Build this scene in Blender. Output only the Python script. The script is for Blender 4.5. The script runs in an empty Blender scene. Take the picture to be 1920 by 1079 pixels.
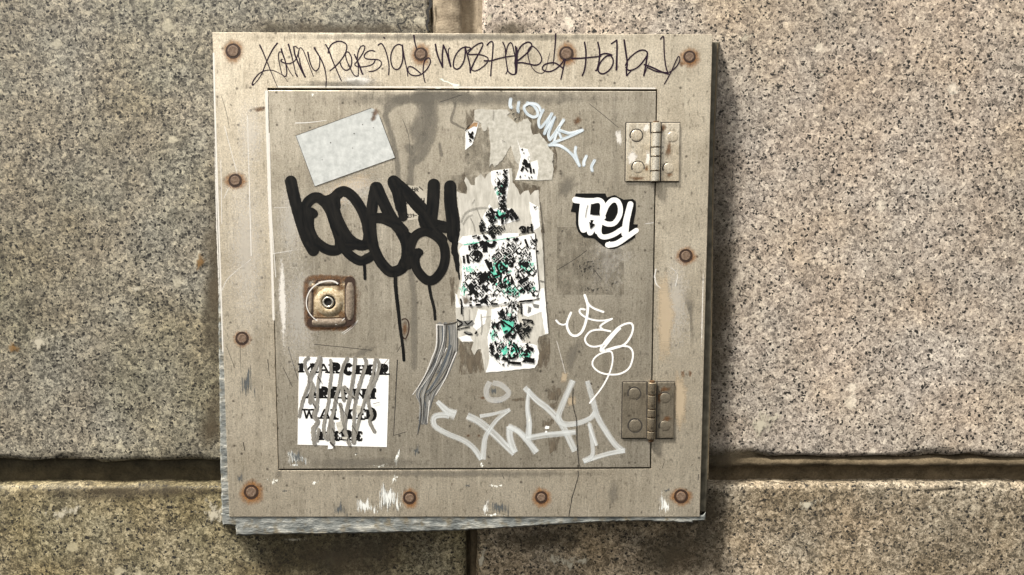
import bpy, math, random
from mathutils import Vector, noise
from mathutils.geometry import tessellate_polygon
random.seed(7)
S = bpy.context.scene
COL = S.collection

# ------------------------------------------------------------------ camera
F = 1400.0                       # focal length in photo pixels (1920 wide)
PITCH = math.radians(4.63)       # the phone looks slightly down
CD = 0.80                        # metres from lens to granite face
cam_d = bpy.data.cameras.new('camera'); cam = bpy.data.objects.new('camera', cam_d); COL.objects.link(cam)
cam.location = (0, -CD, 0); cam.rotation_euler = (math.pi/2 - PITCH, 0, 0)
cam_d.sensor_width = 36; cam_d.lens = F*36/1920; cam_d.clip_start = 0.01; cam_d.clip_end = 100
S.camera = cam

# ------------------------------------------------------------------ sky, sun, exposure
SUN = Vector((-74, -62, 150)).normalized()      # towards the light: left, out of the wall, up
elev = math.asin(SUN.z); azim = math.atan2(SUN.x, SUN.y)
W = bpy.data.worlds.new('World'); S.world = W; W.use_nodes = True
wn = W.node_tree.nodes; wl = W.node_tree.links
bg = wn['Background']
sky = wn.new('ShaderNodeTexSky'); sky.sky_type = 'NISHITA'; sky.sun_disc = False
sky.sun_elevation = elev; sky.sun_rotation = azim
sky.air_density = 1.0; sky.dust_density = 4.0; sky.ozone_density = 0.4
hs = wn.new('ShaderNodeHueSaturation'); hs.inputs['Saturation'].default_value = 0.2
wm = wn.new('ShaderNodeMix'); wm.data_type = 'RGBA'; wm.blend_type = 'MULTIPLY'; wm.inputs[0].default_value = 1.0; wm.inputs[7].default_value = (1.0, 0.955, 0.88, 1)   # overcast glow, warm white balance
wl.new(sky.outputs[0], hs.inputs['Color']); wl.new(hs.outputs[0], wm.inputs[6]); wl.new(wm.outputs[2], bg.inputs[0])
bg.inputs[1].default_value = 0.11
sl = bpy.data.lights.new('sun', 'SUN'); sl.energy = 3.8; sl.angle = math.radians(7.0); sl.color = (1.0, 0.95, 0.875)
so = bpy.data.objects.new('sun', sl); COL.objects.link(so)
so.rotation_euler = SUN.to_track_quat('Z', 'Y').to_euler(); so.location = SUN*3
S.view_settings.view_transform = 'Standard'; S.view_settings.look = 'None'
S.view_settings.exposure = 0.95; S.view_settings.gamma = 1.0
S.cycles.transparent_max_bounces = 40

# ------------------------------------------------------------------ geometry helpers
CT, ST = math.cos(PITCH), math.sin(PITCH)
def P(px, py, off=0.0):
    """point of the plane 'off' metres in front of the granite face, addressed in photo pixels"""
    a = (px-960)/F; b = -(py-539.5)/F
    d = Vector((a, CT + b*ST, -ST + b*CT))
    t = (CD-off)/d.y
    return Vector((0, -CD, 0)) + d*t
NMB = [0]
class MB:
    def __init__(s): NMB[0] += 1; s.v = []; s.f = []; s.fade = []; s.st = []; s.smooth = False; s.h = (NMB[0] % 60)*7e-7
    def add(s, vs, fs, fade=None, st=None):
        n = len(s.v); s.v += [Vector(v) for v in vs]
        s.fade += (fade if fade else [0.0]*len(vs))
        s.f += [tuple(i+n for i in f) for f in fs]
        s.st += (st if st else [(v[0]*0, 0, 0) for v in vs])
def mesh_of(name, mb, m, origin):
    me = bpy.data.meshes.new(name)
    me.from_pydata([tuple(v-origin) for v in mb.v], [], mb.f); me.update()
    if any(mb.fade):
        at = me.attributes.new('fade', 'FLOAT', 'POINT')
        at.data.foreach_set('value', mb.fade)
    if any(q != (0, 0, 0) for q in mb.st):
        at = me.attributes.new('st', 'FLOAT_VECTOR', 'POINT')
        at.data.foreach_set('vector', [c for q in mb.st for c in q])
    if mb.smooth: me.polygons.foreach_set('use_smooth', [True]*len(me.polygons))
    me.materials.append(m)
    return me
WLOC = {}
def link(o, parent, wloc):
    COL.objects.link(o); WLOC[o.name] = Vector(wloc)
    if parent is not None:
        o.parent = parent; o.location = Vector(wloc) - WLOC[parent.name]
    else: o.location = wloc
    return o
def obj(name, mb, m, parent=None, label=None, kind=None):
    lo = Vector([min(v[i] for v in mb.v) for i in range(3)]); hi = Vector([max(v[i] for v in mb.v) for i in range(3)])
    c = (lo+hi)/2
    o = bpy.data.objects.new(name, mesh_of(name, mb, m, c))
    link(o, parent, c)
    if label: o['label'] = label
    if kind: o['kind'] = kind
    return o
def inst(name, me, parent, wloc, scale=(1,1,1), roty=0):
    o = bpy.data.objects.new(name, me); link(o, parent, wloc); o.scale = scale; o.rotation_euler = (0, roty, 0); return o
def tag(o, label, cat, group=None):
    o['label'] = label; o['category'] = cat
    if group: o['group'] = group
    return o
def thing(name, label, cat, loc, group=None):
    o = bpy.data.objects.new(name, None); o.empty_display_size = 0.02
    link(o, None, loc); return tag(o, label, cat, group)
def Z(o, s, pts): return [(o[0]+p[0]/s, o[1]+p[1]/s) + tuple(p[2:]) for p in pts]

def spline(pts, step=2.2):
    if len(pts) < 3: 
        a, b = pts[0], pts[-1]; n = max(2, int(math.dist(a[:2], b[:2])/step))
        return [tuple(a[k]+(b[k]-a[k])*i/n for k in range(len(a))) for i in range(n+1)]
    out = []
    q = [pts[0]] + list(pts) + [pts[-1]]
    for i in range(1, len(q)-2):
        p0, p1, p2, p3 = q[i-1], q[i], q[i+1], q[i+2]
        n = max(2, int(math.dist(p1[:2], p2[:2])/step))
        for j in range(n):
            t = j/n
            out.append(tuple(0.5*(2*p1[k] + (p2[k]-p0[k])*t + (2*p0[k]-5*p1[k]+4*p2[k]-p3[k])*t*t
                       + (3*p1[k]-p0[k]-3*p2[k]+p3[k])*t**3) for k in range(len(p1))))
    out.append(tuple(pts[-1]))
    return out
def stroke(mb, pts, w, off, w1=None, rag=0.0, caps=True, sp=True, step=2.2, soft=False):
    """a ribbon of paint along pts (photo pixels) of width w..w1; 'st' runs across and along it"""
    w1 = w if w1 is None else w1
    c = spline([p[:2] for p in pts], step) if sp else [p[:2] for p in pts]
    c = [c[0]] + [c[i] for i in range(1, len(c)) if math.dist(c[i], c[i-1]) > 1e-3]
    L = len(c)
    if L < 2: return
    mb.h += 2.5e-6
    vs = []; fs = []; fd = []; st = []
    ph = random.random()*100; al = 0.0
    lv = (0.02, 0.55 if soft else 1.0, 1.0, 0.55 if soft else 1.0, 0.02)
    for i, p in enumerate(c):
        a = c[max(0, i-1)]; b = c[min(L-1, i+1)]
        if i: al += math.dist(c[i], c[i-1])
        tx, ty = b[0]-a[0], b[1]-a[1]; l = math.hypot(tx, ty) or 1
        nx, ny = -ty/l, tx/l
        hw = (w + (w1-w)*i/(L-1))/2
        r1 = hw*(1+rag*noise.noise((ph, i*0.9, 0))); r2 = hw*(1+rag*noise.noise((ph+9, i*0.9, 0)))
        h = off + mb.h + i*3e-8
        for q, k in enumerate((-1, -.62, 0, .62, 1)):
            r = r1 if k < 0 else r2
            vs.append(P(p[0]-nx*r*k, p[1]-ny*r*k, h)); fd.append(lv[q]); st.append((k*hw+ph, al, ph))
        if i:
            k = 5*i
            fs += [(k-5+q, k-4+q, k+1+q, k+q) for q in range(4)]
    if caps:
        for (i, j, hw, a0) in ((0, 1, w/2, 0), (L-1, L-2, w1/2, al)):
            p, q = c[i], c[j]
            ang = math.atan2(p[1]-q[1], p[0]-q[0]); h = off + mb.h + (1.2e-6 if i else -6e-7)
            n0 = len(vs); vs.append(P(p[0], p[1], h)); fd.append(1.0); st.append((ph, a0, ph))
            for t in range(9):
                a2 = ang - math.pi/2 + math.pi*t/8
                vs.append(P(p[0]+hw*math.cos(a2), p[1]+hw*math.sin(a2), h)); fd.append(0.3 if not soft else .02); st.append((ph+hw*math.sin(a2-ang), a0+hw*math.cos(a2-ang), ph))
            fs += [(n0, n0+1+t, n0+2+t) for t in range(8)]
    mb.add(vs, fs, fd, st)
def sheet(mb, poly, off, thick=0.0):
    """flat polygon (photo pixels), with sides when it has thickness"""
    mb.h += 2.5e-6
    o = off + mb.h
    v = [P(x, y, o) for x, y in poly]
    tri = tessellate_polygon([[Vector((x, -y, 0)) for x, y in poly]])
    fs = [tuple(t) for t in tri]
    n = len(v)
    if thick:
        v += [P(x, y, o-thick) for x, y in poly]
        fs += [(i, (i+1) % n, n+(i+1) % n, n+i) for i in range(n)]
    mb.add(v, fs)
def fan(mb, poly, off, c=None):
    """decal with a 'fade' value 1 at the middle and 0 at the rim"""
    mb.h += 2.5e-6
    if c is None: c = (sum(p[0] for p in poly)/len(poly), sum(p[1] for p in poly)/len(poly))
    v = [P(c[0], c[1], off+mb.h)] + [P(x, y, off+mb.h) for x, y in poly]
    n = len(poly)
    mb.add(v, [(0, 1+i, 1+(i+1) % n) for i in range(n)], [1.0]+[0.001]*n)
def ell(cx, cy, rx, ry=None, n=20, rot=0, j=0.0):
    ry = rx if ry is None else ry; out = []
    for i in range(n):
        a = 2*math.pi*i/n; k = 1+random.uniform(-j, j)
        x, y = rx*k*math.cos(a), ry*k*math.sin(a)
        out.append((cx+x*math.cos(rot)-y*math.sin(rot), cy+x*math.sin(rot)+y*math.cos(rot)))
    return out
def rag(poly, amp=1.2, step=4):
    """torn edge: resample a polygon with small random steps"""
    out = []
    n = len(poly)
    for i in range(n):
        a, b = poly[i], poly[(i+1) % n]; m = max(1, int(math.dist(a, b)/step))
        for j in range(m):
            t = j/m; k = amp if j else amp*0.3
            out.append((a[0]+(b[0]-a[0])*t+random.uniform(-k, k), a[1]+(b[1]-a[1])*t+random.uniform(-k, k)))
    return out
def prism_rings(mb, rings):
    """loft closed rings of world points"""
    n = len(rings[0]); base = []
    vs = [p for r in rings for p in r]; fs = []
    for k in range(len(rings)-1):
        for i in range(n):
            j = (i+1) % n
            fs.append((k*n+i, k*n+j, (k+1)*n+j, (k+1)*n+i))
    mb.add(vs, fs)
def inset(poly, d):
    """move the edges of a polygon given in photo pixels (clockwise on screen) inwards by d"""
    n = len(poly); out = []
    for i in range(n):
        p, a, b = poly[i], poly[i-1], poly[(i+1) % n]
        def nrm(u, v):
            l = math.dist(u, v); return (-(v[1]-u[1])/l, (v[0]-u[0])/l)
        n1, n2 = nrm(a, p), nrm(p, b)
        k = 1 + n1[0]*n2[0] + n1[1]*n2[1]
        out.append((p[0]+d*(n1[0]+n2[0])/k, p[1]+d*(n1[1]+n2[1])/k))
    return out
def plate(mb, poly, off0, off1, bev=1.2):
    r = [[P(x, y, off0) for x, y in poly], [P(x, y, off1-bev*0.0004) for x, y in poly],
         [P(x, y, off1) for x, y in inset(poly, bev)]]
    prism_rings(mb, r)
    q = inset(poly, bev)
    mb.add([P(x, y, off1) for x, y in q], [tuple(t) for t in tessellate_polygon([[Vector((x, -y, 0)) for x, y in q]])])
def lathe(mb, prof, n=24, c=Vector((0, 0, 0))):
    """prof: (radius, height towards the viewer)"""
    vs = []; fs = []
    for r, h in prof:
        for i in range(n):
            a = 2*math.pi*i/n; vs.append(c + Vector((r*math.cos(a), -h, r*math.sin(a))))
    for k in range(len(prof)-1):
        for i in range(n):
            j = (i+1) % n; fs.append((k*n+i, k*n+j, (k+1)*n+j, (k+1)*n+i))
    if prof[-1][0] > 1e-6:
        fs.append(tuple((len(prof)-1)*n+i for i in range(n)))
    mb.add(vs, fs); mb.smooth = True

# ------------------------------------------------------------------ materials
class NT:
    def __init__(s, name):
        s.m = bpy.data.materials.new(name); s.m.use_nodes = True
        s.t = s.m.node_tree; s.b = s.t.nodes['Principled BSDF']; s.out = s.t.nodes['Material Output']
        s.co = s.t.nodes.new('ShaderNodeTexCoord').outputs['Object']
    def n(s, typ, ins=None, **kw):
        d = s.t.nodes.new(typ)
        for k, v in kw.items(): setattr(d, k, v)
        for k, v in (ins or {}).items():
            if hasattr(v, 'node'): s.t.links.new(v, d.inputs[k])
            else: d.inputs[k].default_value = v
        return d
    def math(s, op, a, b=0.0, clamp=False):
        return s.n('ShaderNodeMath', {0: a, 1: b}, operation=op, use_clamp=clamp).outputs[0]
    def map(s, scale=(1,1,1), loc=(0,0,0), rot=(0,0,0), co=None):
        return s.n('ShaderNodeMapping', {'Vector': co or s.co, 'Scale': scale, 'Location': loc, 'Rotation': rot}).outputs[0]
    def noise(s, scale, co=None, detail=3.0, rough=0.55, dist=0.0):
        return s.n('ShaderNodeTexNoise', {'Vector': co or s.co, 'Scale': scale, 'Detail': detail, 'Roughness': rough, 'Distortion': dist}).outputs[0]
    def vor(s, scale, co=None, rnd=1.0):
        return s.n('ShaderNodeTexVoronoi', {'Vector': co or s.co, 'Scale': scale, 'Randomness': rnd})
    def ramp(s, fac, stops, interp='LINEAR'):
        r = s.n('ShaderNodeValToRGB', {0: fac}); e = r.color_ramp; e.interpolation = interp
        while len(e.elements) < len(stops): e.elements.new(0.5)
        for el, (p, c) in zip(e.elements, stops):
            el.position = p; el.color = (*c, 1) if len(c) == 3 else c
        return r.outputs[0]
    def rng(s, v, a, b, c=0.0, d=1.0, clamp=True):
        return s.n('ShaderNodeMapRange', {0: v, 1: a, 2: b, 3: c, 4: d}, clamp=clamp).outputs[0]
    def mix(s, f, a, b, mode='MIX'):
        d = s.n('ShaderNodeMix', data_type='RGBA', blend_type=mode)
        for i, v in ((0, f), (6, a), (7, b)):
            if hasattr(v, 'node'): s.t.links.new(v, d.inputs[i])
            else: d.inputs[i].default_value = v if i == 0 else (*v, 1) if len(v) == 3 else v
        return d.outputs[2]
    def set(s, **kw):
        names = dict(col='Base Color', rough='Roughness', metal='Metallic', alpha='Alpha', spec='Specular IOR Level')
        for k, v in kw.items():
            i = s.b.inputs[names[k]]
            if hasattr(v, 'node'): s.t.links.new(v, i)
            else: i.default_value = (*v, 1) if (k == 'col') else v
        return s
    def bump(s, h, strength=0.3, dist=0.001, prev=None):
        ins = {'Height': h, 'Strength': strength, 'Distance': dist}
        if prev is not None: ins['Normal'] = prev
        o = s.n('ShaderNodeBump', ins).outputs[0]
        s.t.links.new(o, s.b.inputs['Normal']); return o
def plain(name, col, rough=0.6, metal=0.0, var=0.0, scale=60, spec=0.5):
    t = NT(name)
    if var:
        n = t.noise(scale, detail=5)
        t.set(col=t.mix(t.rng(n, 0.3, 0.7), tuple(c*(1-var) for c in col), tuple(min(1, c*(1+var)) for c in col)))
    else: t.set(col=col)
    t.set(rough=rough, metal=metal, spec=spec); return t.m
def granite(name, dark, mid, light, spot, seed, black=0.10, moss=0.3, mosscol=(0.17, 0.165, 0.10), moss_w=0.55):
    t = NT(name)
    co = t.map(loc=(seed, seed*0.7, seed*1.3))
    wob = t.n('ShaderNodeTexNoise', {'Vector': co, 'Scale': 260.0, 'Detail': 2.0}).outputs[1]
    wv = t.n('ShaderNodeVectorMath', {0: wob, 1: (0.5, 0.5, 0.5)}, operation='SUBTRACT').outputs[0]
    wv = t.n('ShaderNodeVectorMath', {0: wv, 'Scale': 0.006}, operation='SCALE').outputs[0]
    cw = t.n('ShaderNodeVectorMath', {0: co, 1: wv}, operation='ADD').outputs[0]
    g1 = t.vor(460, cw); g1v = t.n('ShaderNodeSeparateColor', {0: g1.outputs['Color']}).outputs[0]
    g2 = t.vor(200, cw); g2v = t.n('ShaderNodeSeparateColor', {0: g2.outputs['Color']}).outputs[1]
    fine = t.noise(800, co, 2)
    v = t.math('ADD', t.math('MULTIPLY', g1v, 0.5), t.math('MULTIPLY', g2v, 0.3))
    v = t.math('ADD', v, t.math('MULTIPLY', t.math('SUBTRACT', fine, 0.5), 0.95))
    big = t.noise(9, co, 4); med = t.noise(45, co, 3)
    v = t.math('ADD', v, t.math('MULTIPLY', t.math('SUBTRACT', big, 0.5), 0.28))
    v = t.math('ADD', v, t.math('MULTIPLY', t.math('SUBTRACT', med, 0.5), 0.3))
    col = t.ramp(v, [(0.05, dark), (0.36, mid), (0.62, light), (0.92, spot)])
    # warm / cool drift through the stone
    tint = t.noise(16, t.map(loc=(seed+3, 1, 2)), 3)
    col = t.mix(t.rng(tint, 0.35, 0.7, 0, 0.75), col, t.mix(1.0, col, (1.06, 0.96, 0.86), 'MULTIPLY'))
    # black mica, in clusters
    kv = t.vor(315, cw); kr = t.n('ShaderNodeSeparateColor', {0: kv.outputs['Color']}).outputs[2]
    clus = t.noise(38, t.map(loc=(seed, 5, 1)), 2)
    thr = t.math('ADD', kr, t.math('MULTIPLY', t.math('SUBTRACT', clus, 0.5), 0.55))
    k = t.math('MULTIPLY', t.math('GREATER_THAN', thr, 1.0-black), t.rng(t.math('ADD', kv.outputs['Distance'], t.math('MULTIPLY', t.math('SUBTRACT', fine, .5), .5)), 0.55, 0.4))
    col = t.mix(k, col, (0.018, 0.017, 0.016))
    kv2 = t.vor(420, cw); k2 = t.n('ShaderNodeSeparateColor', {0: kv2.outputs['Color']}).outputs[0]
    k2 = t.math('MULTIPLY', t.math('GREATER_THAN', k2, 0.86), t.rng(kv2.outputs['Distance'], 0.6, 0.3))
    col = t.mix(t.math('MULTIPLY', k2, 0.8), col, (0.035, 0.032, 0.028))
    # large cream feldspar
    fv = t.vor(42, cw); fr = t.n('ShaderNodeSeparateColor', {0: fv.outputs['Color']}).outputs[0]
    fn = t.noise(150, co, 4, 0.65)
    fm = t.math('MULTIPLY', t.math('GREATER_THAN', fr, 0.93), t.rng(t.math('ADD', fv.outputs['Distance'], t.math('MULTIPLY', t.math('SUBTRACT', fn, .5), .75)), 0.3, 0.16))
    col = t.mix(t.math('MULTIPLY', fm, 0.6), col, spot)
    # grime with its own shape
    mo = t.rng(t.noise(6.5, t.map(loc=(seed*2, 3, 7)), 5, 0.62), moss_w-0.1, moss_w+0.16)
    col = t.mix(t.math('MULTIPLY', mo, moss), col, t.mix(1.0, col, tuple(min(1, c*3.2) for c in mosscol), 'MULTIPLY'))
    vl = t.noise(3.2, t.map(loc=(seed, 9, 4)), 4, 0.6)
    col = t.mix(t.rng(vl, 0.3, 0.7), t.mix(1.0, col, (0.76, 0.735, 0.68), 'MULTIPLY'), t.mix(1.0, col, (1.13, 1.1, 1.06), 'MULTIPLY'))
    t.set(col=col, rough=t.rng(fine, 0.3, 0.7, 0.5, 0.75), spec=0.35)
    b = t.bump(t.math('ADD', g1v, t.math('MULTIPLY', fine, 0.8)), 0.35, 0.0006)
    t.bump(med, 0.35, 0.004, b)
    return t.m
def metal(name, base, dirt, seed, streak=0.25, rough=0.5, met=0.45):
    t = NT(name)
    co = t.map(loc=(seed, 0, seed))
    br = t.noise(1.0, t.map(scale=(420, 420, 26), co=co), 3)          # vertical grain
    hr = t.noise(1.0, t.map(scale=(18, 18, 500), co=co), 2)           # horizontal sanding
    cl = t.noise(10, co, 6, 0.62); cm = t.noise(42, co, 5, 0.65); ff = t.noise(640, co, 4, 0.75)
    col = t.mix(t.rng(cl, 0.3, 0.72), base, dirt)
    col = t.mix(t.rng(cm, 0.42, 0.75, 0, 0.7), col, tuple(c*0.62 for c in dirt))
    st = t.noise(1.0, t.map(scale=(95, 95, 5), co=co), 4)
    col = t.mix(t.rng(st, 0.5, 0.8, 0, streak), col, tuple(c*0.45 for c in dirt))
    col = t.mix(t.rng(ff, 0.25, 0.8, 0, 1), t.mix(1.0, col, (0.5, 0.49, 0.465), 'MULTIPLY'), t.mix(1.0, col, (1.4, 1.4, 1.4), 'MULTIPLY'))
    fl = t.noise(1.0, t.map(scale=(330, 330, 130), co=co), 2)
    col = t.mix(t.math('MULTIPLY', t.rng(fl, 0.58, 0.68), t.rng(cm, 0.35, 0.65, 0.3, 0.85)), col, tuple(c*0.4 for c in dirt))
    col = t.mix(t.rng(br, 0.55, 0.8, 0, 0.35), col, tuple(min(1, c*1.25) for c in base))
    # pits and specks
    pv = t.vor(150, co); pr = t.n('ShaderNodeSeparateColor', {0: pv.outputs['Color']}).outputs[0]
    pk = t.math('MULTIPLY', t.math('GREATER_THAN', t.math('ADD', pr, t.math('MULTIPLY', t.math('SUBTRACT', cm, 0.5), 0.5)), 0.9), t.rng(pv.outputs['Distance'], 0.28, 0.12))
    col = t.mix(t.math('MULTIPLY', pk, 0.75), col, (0.06, 0.05, 0.04))
    pv2 = t.vor(60, co); pr2 = t.n('ShaderNodeSeparateColor', {0: pv2.outputs['Color']}).outputs[1]
    pk2 = t.math('MULTIPLY', t.math('GREATER_THAN', pr2, 0.93), t.rng(t.math('ADD', pv2.outputs['Distance'], t.math('MULTIPLY', ff, 0.2)), 0.3, 0.2))
    col = t.mix(t.math('MULTIPLY', pk2, 0.45), col, (0.13, 0.115, 0.09))
    r = t.math('ADD', rough, t.math('ADD', t.math('MULTIPLY', t.math('SUBTRACT', cm, 0.5), 0.35), t.math('MULTIPLY', t.math('SUBTRACT', ff, 0.5), 0.25)))
    t.set(col=col, rough=r, metal=met, spec=0.4)
    b = t.bump(t.math('ADD', t.math('ADD', br, t.math('MULTIPLY', hr, 0.15)), t.math('MULTIPLY', ff, .7)), 0.26, 0.0005)
    t.bump(t.noise(11, co, 2), 0.25, 0.004, b)
    return t.m
def decal(name, col, amax=0.8, k=1.0, nz=0.6, t0=0.35, con=4.0, scale=(200, 200, 200), col2=None, rough=0.7, met=0.0, detail=4, hard=False, seed=0, streak=None):
    """paint, dirt or rust whose edge follows the 'fade' value of its mesh, broken up by noise"""
    t = NT(name)
    fd = t.n('ShaderNodeAttribute', attribute_name='fade').outputs['Fac']
    n = t.noise(1.0, t.map(scale=scale, loc=(seed, seed, seed)), detail, 0.62)
    if streak:
        sa = t.n('ShaderNodeAttribute', attribute_name='st').outputs['Vector']
        n = t.noise(1.0, t.map(scale=(streak[0], streak[1], 1.0), co=sa), 3, 0.6)
    a = t.math('ADD', t.math('MULTIPLY', fd, k), t.math('MULTIPLY', t.math('SUBTRACT', n, 0.5), nz*2))
    a = t.math('MULTIPLY', t.math('SUBTRACT', a, t0), con, True)
    if hard: a = t.math('GREATER_THAN', a, 0.5)
    c = col if col2 is None else t.mix(t.rng(n if streak else t.noise(1.0, t.map(scale=tuple(x*0.6 for x in scale), loc=(4, 4, 4)), 3), 0.36, 0.64), col, col2)
    t.set(col=c, rough=rough, metal=met, alpha=t.math('MULTIPLY', a, amax)); return t.m

M = {}
M['gr_ul'] = granite('granite_grey_green', (0.06, 0.058, 0.05), (0.19, 0.184, 0.158), (0.34, 0.33, 0.28), (0.56, 0.53, 0.43), 1.0, 0.21, 0.55, (0.22, 0.215, 0.155))  # stones differ in tone; the block colours also hold the wall's uneven light
M['gr_ur'] = granite('granite_pale_pinkish', (0.13, 0.117, 0.106), (0.335, 0.302, 0.272), (0.50, 0.46, 0.415), (0.78, 0.73, 0.64), 5.0, 0.21, 0.3, (0.28, 0.25, 0.18), 0.56)
M['gr_ll'] = granite('granite_weathered_green', (0.05, 0.045, 0.03), (0.17, 0.155, 0.105), (0.32, 0.295, 0.21), (0.55, 0.51, 0.38), 9.0, 0.19, 0.7, (0.21, 0.19, 0.11), 0.5)
M['gr_lr'] = granite('granite_weathered_brown', (0.055, 0.048, 0.036), (0.20, 0.173, 0.13), (0.37, 0.33, 0.265), (0.62, 0.56, 0.45), 13.0, 0.18, 0.6, (0.23, 0.195, 0.12), 0.52)
def mortar_mat(name, a, b):
    t = NT(name); n = t.noise(60, detail=6, rough=0.7); n2 = t.noise(500, detail=3)
    t.set(col=t.mix(t.rng(t.math('ADD', n, t.math('MULTIPLY', t.math('SUBTRACT', n2, 0.5), 0.4)), 0.3, 0.7), a, b), rough=0.9, spec=0.2)
    t.bump(n2, 0.5, 0.001, t.bump(n, 0.5, 0.003)); return t.m
M['mortar'] = mortar_mat('mortar_beige', (0.17, 0.135, 0.095), (0.42, 0.35, 0.255))
M['mortar_dk'] = mortar_mat('mortar_dirty', (0.028, 0.024, 0.015), (0.085, 0.07, 0.042))
M['mortar_br'] = mortar_mat('mortar_brown', (0.05, 0.038, 0.022), (0.155, 0.12, 0.075))
M['frame'] = metal('stainless_frame', (0.82, 0.745, 0.61), (0.58, 0.51, 0.395), 2.0, 0.3, 0.5, 0.76)
M['door'] = metal('stainless_door', (0.62, 0.57, 0.475), (0.42, 0.375, 0.295), 6.0, 0.5, 0.5, 0.76)
M['hinge'] = metal('hinge_bright', (0.90, 0.84, 0.72), (0.56, 0.46, 0.31), 4.0, 0.3, 0.34, 0.6)
M['hinge_dk'] = metal('hinge_dull', (0.36, 0.32, 0.25), (0.20, 0.17, 0.125), 8.0, 0.5, 0.4, 0.55)
M['pin'] = metal('hinge_pin_steel', (0.95, 0.92, 0.84), (0.72, 0.66, 0.54), 3.0, 0.3, 0.2, 0.75)
M['pin_dk'] = metal('hinge_pin_worn', (0.66, 0.60, 0.48), (0.25, 0.19, 0.12), 5.0, 0.6, 0.24, 0.75)
def lead():
    t = NT('lead_grey_sealant'); n = t.noise(1.0, t.map(scale=(45, 60, 130)), 5, 0.65); n2 = t.noise(110, detail=5)
    c = t.ramp(n, [(0.3, (0.04, 0.042, 0.04)), (0.43, (0.13, 0.142, 0.138)), (0.55, (0.25, 0.26, 0.245)), (0.68, (0.52, 0.51, 0.45))])
    c = t.mix(t.rng(n2, 0.5, 0.7, 0, 0.8), c, (0.17, 0.14, 0.085))
    t.set(col=c, rough=0.65, metal=0.1); t.bump(n, 0.9, 0.003); return t.m
M['lead'] = lead()
M['box'] = plain('box_dark_steel', (0.10, 0.09, 0.065), 0.6, 0.3, 0.5, 120)
M['void'] = plain('gap_dark', (0.006, 0.005, 0.004), 0.9)
def rustm(name, a, b, c):
    t = NT(name); n = t.noise(450, detail=5, rough=0.7)
    t.set(col=t.ramp(n, [(0.3, a), (0.5, b), (0.7, c)]), rough=0.75, metal=0.25); t.bump(n, 0.5, 0.0008); return t.m
M['screw'] = rustm('rusty_screw_head', (0.07, 0.04, 0.024), (0.18, 0.12, 0.082), (0.27, 0.20, 0.145))
M['bead'] = rustm('grey_brown_weld', (0.09, 0.065, 0.045), (0.22, 0.175, 0.13), (0.34, 0.29, 0.23))
M['rust_dk'] = rustm('rust_dark_brown', (0.025, 0.012, 0.006), (0.09, 0.045, 0.016), (0.2, 0.11, 0.045))
M['brass'] = rustm('lock_brassy_brown', (0.20, 0.13, 0.06), (0.46, 0.37, 0.235), (0.66, 0.58, 0.44))
M['rust_halo'] = decal('rust_halo', (0.38, 0.16, 0.022), 0.85, 1.0, 0.2, 0.06, 1.7, (600, 600, 600), (0.17, 0.062, 0.012))
M['rust_ring'] = decal('rust_ring', (0.03, 0.013, 0.006), 0.95, 1.2, 0.4, 0.2, 4, (600, 600, 600))
M['rust_soft'] = decal('rust_soft', (0.17, 0.072, 0.017), 0.66, 1.0, 0.45, 0.24, 1.8, (330, 330, 330), (0.07, 0.03, 0.009))
M['ink_pen'] = plain('purple_black_marker', (0.016, 0.006, 0.016), 0.5, spec=0.2)
def black_paint():
    t = NT('black_tag_paint'); n = t.noise(60, detail=4); s = t.noise(1.0, t.map(scale=(300, 300, 40), rot=(0, 0.4, 0)), 3)
    sa = t.n('ShaderNodeAttribute', attribute_name='st').outputs['Vector']
    n = t.noise(1.0, t.map(scale=(.16, .02, 1), co=sa), 4)
    t.set(col=t.mix(t.rng(n, 0.35, 0.7), (0.0025, 0.003, 0.0035), (0.0125, 0.0115, 0.010)), rough=t.rng(s, 0.3, 0.7, 0.4, 0.65), spec=0.16)
    t.bump(s, 0.15, 0.0005); return t.m
M['black'] = black_paint()
M['white_pen'] = plain('white_paint_pen', (0.82, 0.82, 0.80), 0.5)
M['wash'] = decal('white_marker_wash', (0.68, 0.71, 0.71), 0.78, 0.5, 0.55, 0.0, 1.5, rough=0.6, streak=(0.22, 0.008))
M['wash_blue'] = decal('pale_blue_marker', (0.46, 0.54, 0.60), 0.86, 0.62, 0.3, 0.05, 2.0, rough=0.5, streak=(0.3, 0.03), col2=(0.76, 0.84, 0.90))
M['smear'] = decal('white_smear', (0.60, 0.61, 0.60), 0.5, 0.7, 0.45, 0.15, 1.8, streak=(0.3, 0.03))
M['scrape'] = decal('white_paint_scrape', (0.80, 0.81, 0.77), 1.0, 0.75, 1.15, 0.42, 6, (560, 560, 45), (0.55, 0.57, 0.55), detail=5)
M['scrape_bit'] = decal('white_paint_flecks', (0.82, 0.83, 0.76), 1.0, 0.8, 1.2, 0.62, 9, (420, 420, 260), detail=5)
M['scrape_dk'] = decal('dark_scuff', (0.035, 0.045, 0.05), 0.85, 0.65, 1.0, 0.34, 5, (620, 620, 36), (0.13, 0.14, 0.14), detail=4)
M['mint'] = plain('mint_paint_drip', (0.74, 0.82, 0.72), 0.5)
M['grime'] = decal('grey_water_stain', (0.17, 0.155, 0.125), 0.58, 0.8, 0.6, 0.12, 2.0, (90, 90, 60), detail=6)  # water stains, and the shade below the door put into colour
M['grime_flat'] = decal('glue_stain', (0.115, 0.10, 0.075), 0.62, 0.12, 0.9, -0.25, 1.5, (160, 160, 110), (0.17, 0.15, 0.11), detail=6)
M['glue_dk'] = decal('glue_stain_dark', (0.085, 0.067, 0.045), 0.85, 0.4, 1.3, -0.12, 2.2, (230, 230, 70), (0.16, 0.13, 0.09), detail=6)
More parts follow.
